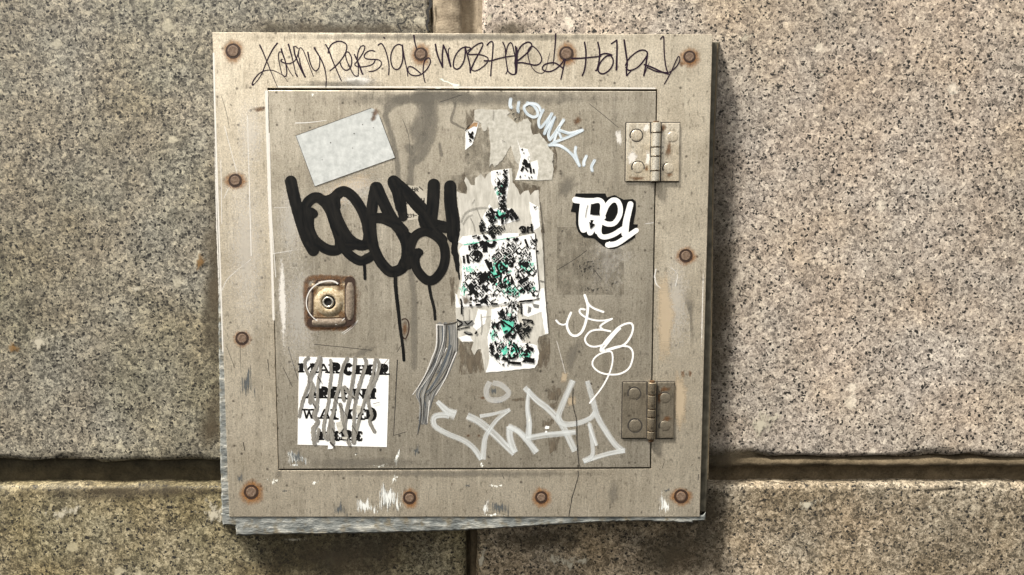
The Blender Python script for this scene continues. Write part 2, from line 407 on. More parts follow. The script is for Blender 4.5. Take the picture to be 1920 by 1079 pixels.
M['speck_dk'] = decal('black_mould_specks', (0.02, 0.017, 0.012), 0.9, 0.8, 1.25, 0.75, 9, (420, 420, 420), detail=3)
M['bare'] = decal('bare_metal_patch', (0.66, 0.54, 0.38), 0.7, 0.9, 0.35, 0.2, 3, (60, 60, 700), rough=0.45, met=0.3)
M['bright'] = decal('polished_wear', (0.85, 0.82, 0.76), 0.85, 0.9, 0.5, 0.22, 3, (300, 300, 300), rough=0.4, met=0.2)  # worn metal, and edge highlights put into colour
M['sparkle'] = decal('worn_sparkle', (0.82, 0.79, 0.73), 0.42, 0.9, 0.8, 0.2, 1.8, (430, 430, 300), rough=0.4, met=0.4, detail=6)  # sheen of the metal painted as pale speckle
M['scr_lt'] = plain('scratch_bright', (0.80, 0.78, 0.74), 0.4, 0.3)
M['scr_dk'] = plain('scratch_dark', (0.035, 0.03, 0.024), 0.7)
M['scr_gr'] = decal('scored_metal', (0.40, 0.39, 0.36), 0.96, 0.9, 0.5, 0.0, 4, (500, 500, 90), (0.07, 0.075, 0.08), rough=0.4, met=0.3, streak=(0.45, 0.02))
M['scr_bl'] = decal('scored_metal_bluish', (0.13, 0.15, 0.17), 0.9, 0.6, 1.1, 0.1, 3, (500, 500, 80), rough=0.4, met=0.4)
M['wall_dirt'] = decal('wall_brown_dirt', (0.085, 0.062, 0.034), 0.78, 0.8, 0.75, 0.08, 1.5, (34, 34, 24), (0.06, 0.05, 0.03), detail=7)  # brown dirt that also darkens the stone where panel shade falls
M['wall_pale'] = decal('wall_pale_scale', (0.50, 0.46, 0.36), 0.85, 0.8, 0.9, 0.5, 4, (120, 120, 90), detail=6)
M['wall_rust'] = decal('wall_rust', (0.22, 0.12, 0.035), 0.7, 0.9, 0.8, 0.4, 3, (150, 150, 150), detail=5)
M['wall_black'] = decal('wall_crack', (0.012, 0.01, 0.008), 1.0, 0.6, 0.5, 0.1, 6, (300, 300, 300))
def paper(name, a, b, scale=180, bump=0.3, vert=False):
    t = NT(name); n = t.noise(1.0, t.map(scale=(scale, scale, scale*(0.25 if vert else 1))), 6, 0.68)
    t.set(col=t.mix(t.rng(n, 0.32, 0.68), a, b), rough=0.85, spec=0.25); t.bump(n, bump, 0.001); return t.m
M['label_grey'] = paper('bluish_white_label', (0.40, 0.42, 0.41), (0.60, 0.62, 0.605), 130)
M['pulp'] = paper('torn_paper_pulp', (0.34, 0.325, 0.275), (0.60, 0.58, 0.52), 210)
M['pulp_w'] = paper('weathered_paper', (0.36, 0.345, 0.30), (0.62, 0.60, 0.54), 170, 0.4, True)
M['white'] = paper('white_sticker', (0.76, 0.76, 0.74), (0.86, 0.86, 0.84), 120, 0.15)
M['tan_label'] = paper('tan_film_label', (0.40, 0.37, 0.30), (0.48, 0.44, 0.37), 90, 0.1)
M['ink'] = plain('black_print', (0.006, 0.006, 0.006), 0.6, spec=0.12)
M['teal'] = plain('teal_print', (0.10, 0.50, 0.36), 0.6, 0, 0.45, 200)
def maze(name, col, vs, period, duty, t0, seed):
    """worn print: angular concentric lozenges (a Chebychev distance), flaked off by noise and by the mesh's fade"""
    t = NT(name); co = t.map(loc=(seed, seed, seed), rot=(0, math.radians(41), 0))
    fd = t.n('ShaderNodeAttribute', attribute_name='fade').outputs['Fac']
    v = t.n('ShaderNodeTexVoronoi', {'Vector': co, 'Scale': vs, 'Randomness': 0.8}, distance='CHEBYCHEV').outputs['Distance']
    ring = t.math('LESS_THAN', t.math('FRACT', t.math('DIVIDE', v, period)), duty)
    er = t.noise(1.0, t.map(scale=(520, 520, 250)), 3, 0.6); lo = t.noise(1.0, t.map(scale=(95, 95, 70), loc=(seed, 0, 0)), 2)
    a = t.math('ADD', t.math('MULTIPLY', fd, .55), t.math('ADD', t.math('MULTIPLY', t.math('SUBTRACT', er, .5), 1.1), t.math('MULTIPLY', t.math('SUBTRACT', lo, .5), .9)))
    a = t.math('MULTIPLY', t.math('SUBTRACT', a, t0), 14, True)
    t.set(col=col, rough=0.6, spec=0.15, alpha=t.math('MULTIPLY', a, ring)); return t.m
M['ink_worn'] = maze('worn_black_print', (0.006, 0.007, 0.007), 195, 0.33, 0.6, 0.1, 2.0)
M['teal_worn'] = decal('worn_teal_print', (0.11, 0.50, 0.36), 1.0, 0.7, 1.1, 0.4, 10, (380, 380, 240), (0.35, 0.70, 0.57), detail=3, rough=0.6, seed=6)
M['white_flake'] = decal('flaked_white', (0.82, 0.82, 0.80), 1.0, 0.5, 1.3, 0.55, 14, (420, 420, 150), detail=3, rough=0.8, seed=11)
M['crease'] = decal('paper_crease', (0.26, 0.25, 0.22), 0.55, 0.7, 0.5, 0.1, 3, (200, 200, 200))
M['brown_edge'] = plain('burnt_paper_edge', (0.33, 0.20, 0.10), 0.8, 0, 0.5, 400)
M['erased'] = decal('scraped_back_adhesive', (0.31, 0.295, 0.26), 1.0, 1.2, 0.35, 0.0, 6, (260, 260, 90), (0.16, 0.15, 0.132), rough=0.6, met=0.2, streak=(0.32, 0.05))

# ------------------------------------------------------------------ granite wall
wall = thing('granite_wall', 'speckled granite block wall with recessed mortar joints behind the metal access panel', 'wall', (0, 0, -0.9))
def lines(a, b, dense_lo, dense_hi, fine=0.003, coarse=0.02):
    xs = [a]; 
    while xs[-1] < b - 1e-6:
        x = xs[-1]
        near = (dense_lo and x-a < 0.03) or (dense_hi and b-x < 0.036)
        xs.append(min(b, x+(fine if near else coarse)))
    return xs
def block(x0, x1, z0, z1, dx0, dx1, dz0, dz1, mat, seed, label):
    mb = MB(); xs = lines(x0, x1, dx0, dx1); zs = lines(z0, z1, dz0, dz1)
    nx, nz = len(xs), len(zs); vs = []; fs = []
    for z in zs:
        for x in xs:
            d = 1.0
            if dx0: d = min(d, x-x0)
            if dx1: d = min(d, x1-x)
            if dz0: d = min(d, z-z0)
            if dz1: d = min(d, z1-z)
            q = noise.noise((x*22+seed, z*22, seed)); q2 = noise.noise((x*90, z*90, seed+4))
            r = 0.003 + 0.004*max(0, q) + 0.0015*q2
            y = 0.0
            if d < r: y += r*(1-d/r)**2*1.1
            chip = max(0.0, noise.noise((x*70+seed, z*70, 2.2))+.4*noise.noise((x*210, z*210, seed))-0.2)
            if d < 0.011: y += chip*0.030*(1-d/0.011)
            y += 0.0006*noise.noise((x*12, z*12, seed))
            ex = ez = 0.0
            wob = 0.0016*q2+0.0018*q
            if dx0 and x-x0 < 0.001: ex = wob
            if dx1 and x1-x < 0.001: ex = wob
            if dz0 and z-z0 < 0.001: ez = wob
            if dz1 and z1-z < 0.001: ez = wob
            vs.append(Vector((x+ex, y, z+ez)))
    for j in range(nz-1):
        for i in range(nx-1):
            k = j*nx+i; fs.append((k, k+1, k+nx+1, k+nx))
    rim = [i for i in range(nx)] + [j*nx+nx-1 for j in range(1, nz)] + [(nz-1)*nx+i for i in range(nx-2, -1, -1)] + [j*nx for j in range(nz-2, 0, -1)]
    n0 = len(vs)
    for i in rim: vs.append(Vector((vs[i].x, 0.06, vs[i].z)))
    R = len(rim)
    for i in range(R): fs.append((rim[(i+1) % R], rim[i], n0+i, n0+(i+1) % R))
    mb.add(vs, fs); mb.smooth = True
    return obj('granite_block', mb, mat, wall, label)
def wx(px, py=500): return P(px, py).x
def wz(py): return P(960, py).z
b_ul = block(-1.25, wx(806, 40), wz(866), 0.85, 0, 1, 1, 0, M['gr_ul'], 1.3, 'grey green granite block left of the panel')
b_ur = block(wx(904, 40), 1.25, wz(858), 0.85, 1, 0, 1, 0, M['gr_ur'], 4.1, 'pale pinkish granite block right of the panel')
b_ll = block(-1.25, wx(872, 1040), -0.9, wz(912), 0, 1, 0, 1, M['gr_ll'], 7.7, 'weathered granite block at the lower left')
b_lr = block(wx(894, 1040), 1.25, -0.9, wz(908), 1, 0, 0, 1, M['gr_lr'], 9.9, 'weathered granite block at the lower right')
def joint(a, b, across, prof, mat, seg=0.004, amp=0.0010, seed=0.0):
    """mortar swept from a to b; prof: (distance along 'across', depth behind the face)"""
    mb = MB(); n = int((b-a).length/seg); vs = []; fs = []; m = len(prof)
    for i in range(n+1):
        p = a+(b-a)*(i/n)
        for s, d in prof:
            k = noise.noise((i*0.25+seed, s*300, seed)); k2 = noise.noise((i*0.9, s*500, seed+7))
            vs.append(p + across*s + Vector((0, d+amp*2*k+amp*k2, 0)))
    for i in range(n):
        for j in range(m-1):
            k = i*m+j; fs.append((k, k+1, k+m+1, k+m))
    mb.add(vs, fs); mb.smooth = True
    return obj('mortar_joint', mb, mat, wall)
DN = Vector((0, 0, -1)); RT = Vector((1, 0, 0))
u = CD/F
joint(Vector((-1.25, 0, wz(858))), Vector((wx(880, 880), 0, wz(858))), DN,
      [(0, .020), (10*u, .019), (16*u, .013), (30*u, .015), (44*u, .018), (62*u, .019)], M['mortar_dk'], seed=2)
joint(Vector((wx(880, 880), 0, wz(852))), Vector((1.25, 0, wz(852))), DN,
      [(0, .020), (8*u, .010), (11*u, .0045), (15*u, .0015), (20*u, .0012), (25*u, .003), (28*u, .007), (30*u, .0135), (44*u, .015), (62*u, .017)], M['mortar_br'], seed=5)
joint(Vector((wx(798, 40), 0, wz(866))), Vector((wx(798, 40), 0, 0.85)), RT,
      [(0, .02), (9*u, .011), (14*u, .004), (22*u, .0015), (45*u, .0008), (60*u, .002), (66*u, .005), (69*u, .012), (82*u, .0155), (92*u, .0155), (96*u, .006), (112*u, .010)], M['mortar'], seed=8)
joint(Vector((wx(868, 1040), 0, wz(905))), Vector((wx(868, 1040), 0, -0.9)), RT,
      [(0, .022), (10*u, .021), (14*u, .013), (20*u, .0125), (30*u, .016)], M['mortar_br'], seed=11)
bk = MB(); bk.add([(-1.25, .05, -.9), (1.25, .05, -.9), (1.25, .05, .85), (-1.25, .05, .85)], [(0, 1, 2, 3)])
obj('wall_core', bk, M['mortar_dk'], wall)
# dirt, scale, rust and cracks on the stone; some dirt also paints panel shade
def wall_mark(name, parent, polys, mat, off=0.0012):
    for p in polys:
        mb = MB(); fan(mb, p, off); obj(name, mb, mat, parent)
wall_mark('dirt_stain', b_ul, [ell(404, 520, 30, 320, 30, 0, .06), ell(396, 790, 34, 60, 20, 0, .15), ell(620, 55, 240, 20, 24, 0, .2)], M['wall_dirt'])
wall_mark('dirt_stain', b_ur, [ell(1345, 560, 42, 420, 30, .015, .05), ell(1370, 850, 70, 26, 24, 0, .2), ell(960, 52, 70, 20, 20, 0, .2)], M['wall_dirt'])  # tall ellipse adds colour to the panel's cast shadow on its right
wall_mark('dirt_stain', b_ll, [ell(640, 1040, 230, 60, 28, 0, .2), ell(250, 920, 260, 20, 24, 0, .2)], M['wall_dirt'])  # wide ellipse paints part of the shade below the panel
wall_mark('dirt_stain', b_lr, [ell(1270, 1030, 110, 70, 24, 0, .15), ell(1335, 950, 40, 60, 20, 0, .2), ell(1000, 1010, 110, 24, 20, 0, .2)], M['wall_dirt'])  # ellipses under the lower right corner paint part of the panel's shade
wall_mark('pale_scale', b_ul, [ell(75, 640, 45, 40, 16, .4, .3), ell(260, 540, 40, 12, 14, .1, .3), ell(270, 345, 14, 12, 9, 0, .3), ell(372, 480, 26, 34, 14, 0, .3), ell(205, 190, 12, 7, 9, .5, .3)], M['wall_pale'])
wall_mark('pale_scale', b_ll, [ell(400, 960, 60, 40, 18, .5, .25), ell(120, 960, 70, 22, 16, -.2, .3), ell(550, 1012, 60, 8, 14, 0, .3)], M['wall_pale'])
wall_mark('pale_scale', b_lr, [ell(905, 1045, 14, 50, 18, .08, .3), ell(1510, 945, 50, 20, 14, -.3, .3), ell(1743, 950, 12, 7, 9, 0, .2), ell(1060, 1050, 90, 28, 18, 0, .3)], M['wall_pale'], .0016)
wall_mark('pale_scale', b_ur, [ell(1430, 790, 60, 50, 18, 0, .3), ell(1650, 95, 22, 12, 12, .3, .3), ell(1540, 140, 12, 9, 10, .5, .3), ell(1915, 490, 24, 6, 10, -.2, .2), ell(1400, 70, 30, 18, 12, 0, .3), ell(918, 30, 14, 26, 12, 0, .3)], M['wall_pale'])
wall_mark('rust_stain', b_ul, [ell(24, 652, 22, 16, 14, .4, .3), ell(375, 490, 16, 26, 12, 0, .3)], M['wall_rust'])
cr = MB()
stroke(cr, [(752, 57), (746, 46), (757, 43), (763, 33)], 3, .0016, rag=.6)
stroke(cr, [(806, -5), (807, 12), (801, 22), (803, 36), (800, 48), (803, 58)], 7, .0016, 4, rag=.8)
obj('crack', cr, M['wall_black'], b_ul)

# ------------------------------------------------------------------ access panel
FO = 0.0345         # frame face, metres in front of the granite
DO = 0.0353         # door face: a hair proud of the frame
panel = thing('access_panel', 'square stainless steel access panel covered in stickers and graffiti, fixed to the granite wall', 'access panel', P(868, 985, 0.0))
frame_q = [(398, 61), (1336, 65), (1312, 969.5), (430, 969.5)]
open_q = [(501.8, 165.5), (1232.3, 168), (1220.8, 879), (521.8, 882.6)]
door_q = [(503, 170), (1230.3, 171.5), (1218.6, 876.6), (523, 879.8)]
mb = MB()
prism_rings(mb, [[P(x, y, FO-.004) for x, y in frame_q], [P(x, y, FO-.0006) for x, y in frame_q], [P(x, y, FO) for x, y in inset(frame_q, .7)],
                 [P(x, y, FO) for x, y in inset(open_q, -.7)], [P(x, y, FO-.0004) for x, y in open_q], [P(x, y, FO-.006) for x, y in open_q]])
frame = obj('frame', mb, M['frame'], panel)
mb = MB(); plate(mb, door_q, DO-.006, DO, .8)
door = obj('door', mb, M['door'], panel)
mb = MB(); sheet(mb, inset(open_q, -12), FO-.0075); obj('gap_seal', mb, M['void'], panel)  # near-black sheet; its colour stands in for shade inside the door gap
mb = MB()
bq = [(404, 70), (1349, 79), (1340, 290), (1335, 640), (1329, 873), (1323, 960), (436, 960), (414, 640)]
prism_rings(mb, [[P(x, y, 0.0) for x, y in bq], [P(x, y, .0270) for x, y in bq], [P(x, y, .0278) for x, y in inset(bq, 1.5)]])
sheet(mb, inset(bq, 1.5), .0278-2e-5)
obj('mounting_box', mb, M['box'], panel)
mb = MB(); stroke(mb, [(1346, 82), (1338, 290), (1333.5, 640), (1327, 900)], 2.0, .0279, rag=.5); obj('box_edge', mb, M['mortar_br'], panel)
def lump(poly, off0, off1, name, seed):
    mb = MB(); q = rag(poly, 0.8, 7); 
    r = [[P(x, y, off0) for x, y in q], [P(x, y, off1-.003) for x, y in q], [P(x, y, off1-.0005) for x, y in inset(poly_res(q), 2.2)]]
    prism_rings(mb, r); sheet(mb, inset(poly_res(q), 2.2), off1-.0005-2e-5)
    return obj(name, mb, M['lead'], panel)
def poly_res(q): return q
lump([(414, 962), (442, 966), (800, 967), (1318, 966), (1323, 960), (1323, 977), (1300, 978), (1299, 981), (1197, 977), (1113, 980), (1000, 987), (860, 995), (700, 1000), (560, 1002), (443, 1004), (441, 986), (418, 985)], 0.0, .0338, 'sealant_strip', 1)
lump([(410, 520), (424, 560), (424, 640), (432, 900), (436, 964), (416.5, 966), (413, 860), (412, 760), (410, 640)], 0.0, .0328, 'sealant_strip', 2)

def part(name, parent, mat, strokes=(), fans=(), sheets=(), off=None, label=None, kind=None):
    off = off if off is not None else (DO if parent is door else FO)+4e-5
    pieces(name, mat, parent, strokes, fans, sheets, off, 0.0, label, kind, name in LONE)
LONE = {'scratch', 'rust_ring', 'crack', 'score_line', 'scored_line', 'dark_scratch', 'crease', 'edge_line', 'water_stain'}
def pieces(name, mat, parent, strokes, fans, sheets, off, thick, label, kind, lone):
    jobs = [('f', f) for f in fans] + [('s', q) for q in sheets] + [('k', q) for q in strokes]
    if kind == 'stuff' or label: groups = [jobs]
    else:
        groups = [[j] for j in jobs if j[0] != 'k' or lone]
        st = [j for j in jobs if j[0] == 'k' and not lone]
        if st: groups.append(st)
    for g in groups:
        mb = MB()
        for t, q in g:
            if t == 'f': fan(mb, q, off)
            elif t == 's': sheet(mb, q, off, thick)
            else: stroke(mb, q[0], q[1], off, **(q[2] if len(q) > 2 else {}))
        obj(name, mb, mat, parent, label, kind)

# ---- screws with rust halos
mb = MB(); lathe(mb, [(0.0059, 0), (0.0059, .0005), (.0054, .0008), (.0046, .00085), (.0040, .0007), (.0022, .00068), (.0010, .00075)], 20)
screw_me = mesh_of('screw', mb, M['screw'], Vector((0, 0, 0)))
SCREWS = [(437, 96, 12), (789, 102, 10.5), (1062, 101, 11.5), (1293, 107, 9.5), (441, 339, 10.5), (1286, 480, 10.5),
          (454, 635, 10.5), (471, 923, 11.5), (768, 934, 10), (1015, 933, 9.5), (1277, 931, 11)]
for i, (x, y, r) in enumerate(SCREWS):
    part('rust_stain', frame, M['rust_halo'], fans=[ell(x+.6, y+.8, r*random.uniform(1.8, 2.5), r*random.uniform(1.8, 2.5), 24, 0, .1)], off=FO+3e-5)
    part('rust_ring', frame, M['rust_ring'], strokes=[(ell(x, y, r*1.02, r*1.02, 20)+[(x+r*1.02, y)], 4.6, {'caps': False})], off=FO+7e-5)
    inst('screw', screw_me, frame, P(x, y, FO+.00004), (r/10.9*.84, .4, r/10.9*.84), random.random()*6)
part('rust_stain', frame, M['rust_soft'], fans=[ell(1280, 701, 6, 9, 10, 0, .3), ell(1294, 701, 5, 10, 10, 0, .3), ell(1278, 120, 8, 10, 10, 0, .4), ell(487, 205, 16, 9, 12, 0, .3)])

# ---- lock
lock_c = P(617, 567, DO)
mb = MB(); plate(mb, [(582, 530), (650, 530), (650, 599), (582, 599)], DO-.001, DO+.0007, 4)
lock = obj('lock', mb, M['brass'], panel)
part('rust_stain', door, M['rust_soft'], fans=[ell(617, 570, 68, 68, 24, 0, .08), ell(617, 570, 58, 60, 24, 0, .1), ell(655, 566, 30, 62, 18, 0, .1), ell(616, 606, 52, 22, 18, 0, .1)], off=DO+2e-5)
def bead(pts, w, h, mat, name='weld_bead'):
    m = MB(); c = spline(pts, 2); L = len(c); vs = []; fs = []
    for i, p in enumerate(c):
        a = c[max(0, i-1)]; b = c[min(L-1, i+1)]; l = math.dist(a, b) or 1; nx, ny = -(b[1]-a[1])/l, (b[0]-a[0])/l
        e = min(1.0, 0.25 + (min(i, L-1-i)*2.0/w)); e = math.sqrt(min(1, e))
        for k in range(7):
            t = -1+k/3; vs.append(P(p[0]+nx*t*w/2*e, p[1]+ny*t*w/2*e, DO+.0006+h*max(0, 1-t*t)*e))
        if i: fs += [((i-1)*7+k, (i-1)*7+k+1, i*7+k+1, i*7+k) for k in range(6)]
    m.add(vs, fs); m.smooth = True
    return obj(name, m, mat, lock)
rustb = M['bead']
bead([(656, 530), (656, 600)], 17, .0016, rustb); bead([(585, 605), (616, 605.5), (648, 604)], 16, .0016, rustb)
bead([(582, 545), (582, 588)], 9, .0012, rustb); bead([(596, 531), (632, 530)], 9, .0012, rustb)
part('rust_ring', lock, M['rust_ring'], strokes=[([(656, 529), (656, 601)], 20.5), ([(585, 605), (616, 606), (649, 604)], 19.5), ([(582, 544), (582, 589)], 12), ([(597, 531), (632, 530)], 12)], off=DO+.00078)
part('rust_stain', lock, M['rust_soft'], strokes=[([(656, 526), (656, 604)], 30, {'soft': True}), ([(582, 605), (616, 606), (652, 604)], 29, {'soft': True}), ([(581, 540), (581, 594)], 20, {'soft': True}), ([(592, 530), (638, 530)], 20, {'soft': True})], off=DO+.00076)
part('rust_ring', door, M['rust_soft'], strokes=[([(658, 522), (660, 570), (656, 612), (616, 614), (580, 612), (575, 570), (577, 526), (615, 521), (655, 524)], 15, {'soft': True, 'sp': True})], off=DO+3e-5)
part('rust_stain', lock, M['rust_soft'], fans=[ell(600, 590, 26, 12, 14, 0, .3), ell(640, 590, 18, 18, 14, 0, .3), ell(590, 545, 12, 20, 14, 0, .3), ell(640, 540, 14, 12, 12, 0, .3)], off=DO+.00074)
mb = MB(); lathe(mb, [(.0150, 0), (.0140, .0010), (.0100, .0022), (.0078, .0025), (.0072, .0015), (.0070, -.004), (.0001, -.004)], 32, P(617, 567, DO+.0004))
obj('lock_collar', mb, M['brass'], lock)
mb = MB(); lathe(mb, [(.0070, 0), (.0, 0)], 24, P(617, 567, DO+.0014)); obj('lock_well', mb, M['void'], lock)
mb = MB(); lathe(mb, [(.0058, -.002), (.0058, .0004), (.0052, .0008), (.0042, .0008), (.0039, .0002), (.0037, -.002)], 24, P(615, 567, DO+.0022))
obj('lock_plug', mb, M['pin'], lock)
mb = MB(); lathe(mb, [(.0040, 0), (.0, 0)], 6, P(615, 567, DO+.0018)); obj('keyhole', mb, M['void'], lock)
part('scratch', lock, M['scr_lt'], strokes=[
    (Z((540, 500), 7.706, [(715, 245), (640, 210), (540, 215), (440, 245), (350, 310), (290, 400), (265, 500), (275, 600), (320, 690), (400, 770), (500, 825)]), 3.0, {'w1': 1.5}),
    (Z((540, 500), 7.706, [(690, 840), (760, 800), (815, 750)]), 1.4)], off=DO+.0018)
part('scratch', door, M['scr_lt'], strokes=[(Z((540, 500), 7.706, [(780, 960), (900, 880), (1010, 780)]), 1.2), (Z((540, 500), 7.706, [(800, 980), (930, 880), (1000, 800)]), 1)])

# ---- hinges
rv = MB(); lathe(rv, [(.0060, -.0003), (.0060, .00012), (.0056, .0003), (.0035, .00036), (.0001, .0004)], 20)
def hinge(ox, lx0, lx1, bx0, bx1, rx1, y0, y1, cuts, rivets, mleaf, mpin, label):
    h = bpy.data.objects.new('hinge', None); h.empty_display_size = .01
    link(h, panel, P((bx0+bx1)/2, y1, FO)); h['label'] = label
    T = .0019
    for (a, b, q) in ((lx0, bx0+3, -1), (bx1-3, rx1, 1)):
        m = MB(); s = (bx0+bx1)/2-ox
        plate(m, [(a, y0), (b, y0), (b-1.5, y1), (a-1.5, y1)], DO-.0005, DO+T, .9); obj('leaf', m, mleaf, h)
    gm = MB()
    for (a, b, w) in ((lx0-1.6, lx0-1.6, 2.2),): stroke(gm, [(lx0-1, y0), (lx0-2.5, y1)], 2.4, DO+3e-5, rag=.3)
    stroke(gm, [(lx0, y0-1), (rx1, y0-1)], 2.2, DO+3e-5, rag=.3)
    stroke(gm, [(lx0-1, y1+1), (rx1-1.5, y1+1)], 1.6, DO+3e-5, rag=.6)
    for i in range(0, len(cuts)-1, 2): stroke(gm, [(bx0-1.2, cuts[i]+1), (bx0-1.5, cuts[i+1]-1)], 3.6, DO+T+3e-5)  # shadow beside alternate knuckles, drawn as dark strokes
    stroke(gm, [(bx1+.8, y0+1), (bx1-.9, y1-1)], 2.6, DO+T+3e-5, rag=.5); stroke(gm, [(bx0-.8, y0+1), (bx0-2.4, y1-1)], 1.8, DO+T+4e-5, rag=.5)
    obj('grime_line', gm, M['scr_dk'], h)
    r = (bx1-bx0)/2*u*.955
    for i in range(len(cuts)-1):
        ya, yb = cuts[i]+.9, cuts[i+1]-.9; m = MB(); n = 18; vs = []; fs = []
        k = 0.3 if i in (0, len(cuts)-2) else 0
        for (y, rr) in ((ya, r*.84), (ya+.9, r), (yb-.9, r), (yb, r*.84)):
            xc = (bx0+bx1)/2 - (y-y0)*.018
            p = P(xc, y, DO+.0038)
            for j in range(n):
                a = 2*math.pi*j/n; vs.append(p+Vector((rr*math.cos(a), rr*math.sin(a), 0)))
        for q in range(3):
            for j in range(n): fs.append((q*n+j, q*n+(j+1) % n, (q+1)*n+(j+1) % n, (q+1)*n+j))
        fs.append(tuple(range(n))); fs.append(tuple(3*n+j for j in range(n)))
        m.add(vs, fs); o = obj('knuckle', m, mpin, h)
        for pl in o.data.polygons: pl.use_smooth = len(pl.vertices) == 4
        for ed in o.data.edges: ed.use_edge_sharp = ed.vertices[0]//n == ed.vertices[1]//n
    m = MB(); vs = []; fs = []; n = 14
    for y in (y0-3.5, y1+6 if ox else y1+1):
        p = P((bx0+bx1)/2-(y-y0)*.018, y, DO+.0038)
        vs += [p+Vector((r*.6*math.cos(2*math.pi*j/n), r*.6*math.sin(2*math.pi*j/n), 0)) for j in range(n)]
    fs = [(j, (j+1) % n, n+(j+1) % n, n+j) for j in range(n)] + [tuple(range(n)), tuple(range(n, 2*n))]
    m.add(vs, fs); obj('hinge_pin', m, M['rust_dk'], h)
    for (x, y, rr, g) in rivets:
        if g: 
            gg = MB(); e = ell(x, y, rr*1.1, rr*1.1, 24); k = int(g*24)
            stroke(gg, [e[(i+11) % 24] for i in range(k+1)], 4.0, DO+T+3e-5, 1.6); obj('rivet_groove', gg, M['scr_dk'], h)
        me = rivet_me[mleaf.name]
        inst('rivet', me, h, P(x, y, DO+T), (rr*u*.955/.006, .6, rr*u*.955/.006))
    return h
rivet_me = {M['hinge'].name: mesh_of('rivet', rv, M['hinge'], Vector()), M['hinge_dk'].name: mesh_of('rivet', rv, M['hinge_dk'], Vector())}
h1 = hinge(0, 1174.5, 0, 1221.5, 1239, 1274.5, 231, 340.5, [229.5, 249.6, 276.8, 294, 321, 341.5],
      [(1193.5, 254.5, 10.5, .95), (1196.5, 314.3, 10.5, .6), (1261.5, 257, 10, 0), (1254, 316, 10, .25)], M['hinge'], M['pin'], 'bright brassy upper hinge')
h2 = hinge(1, 1168, 0, 1214.5, 1231, 1264.5, 717.5, 822, [716.5, 740.3, 766.8, 782.8, 807.8, 824],
      [(1189.5, 738.5, 10.8, .75), (1190.8, 798.5, 11.5, 1.0), (1247, 747, 10, .45), (1247, 799, 10, .2)], M['hinge_dk'], M['pin_dk'], 'dull brown lower hinge')
def hmark(h, mat, fans, off): 
    for f in fans:
        m = MB(); fan(m, f, off); obj('rust_stain' if mat is M['rust_soft'] else 'polished_wear', m, mat, h)
hmark(h1, M['rust_soft'], [ell(1243, 240, 8, 12, 12, .4, .3), ell(1254, 280, 8, 30, 14, .1, .3), ell(1212, 316, 6, 9, 10, 0, .3), ell(1195, 335, 22, 6, 12, 0, .3), ell(1255, 325, 9, 12, 12, 0, .3)], DO+.00195)
hmark(h1, M['bright'], [ell(1185, 296, 14, 18, 12, 0, .3), ell(1212, 240, 8, 14, 12, .3, .3), ell(1215, 300, 7, 20, 12, 0, .3)], DO+.00195)
hmark(h2, M['rust_soft'], [ell(1237, 746, 8, 18, 12, 0, .3), ell(1250, 785, 14, 10, 12, 0, .3), ell(1190, 800, 10, 12, 12, 0, .3), ell(1245, 730, 14, 8, 12, 0, .3)], DO+.00195)

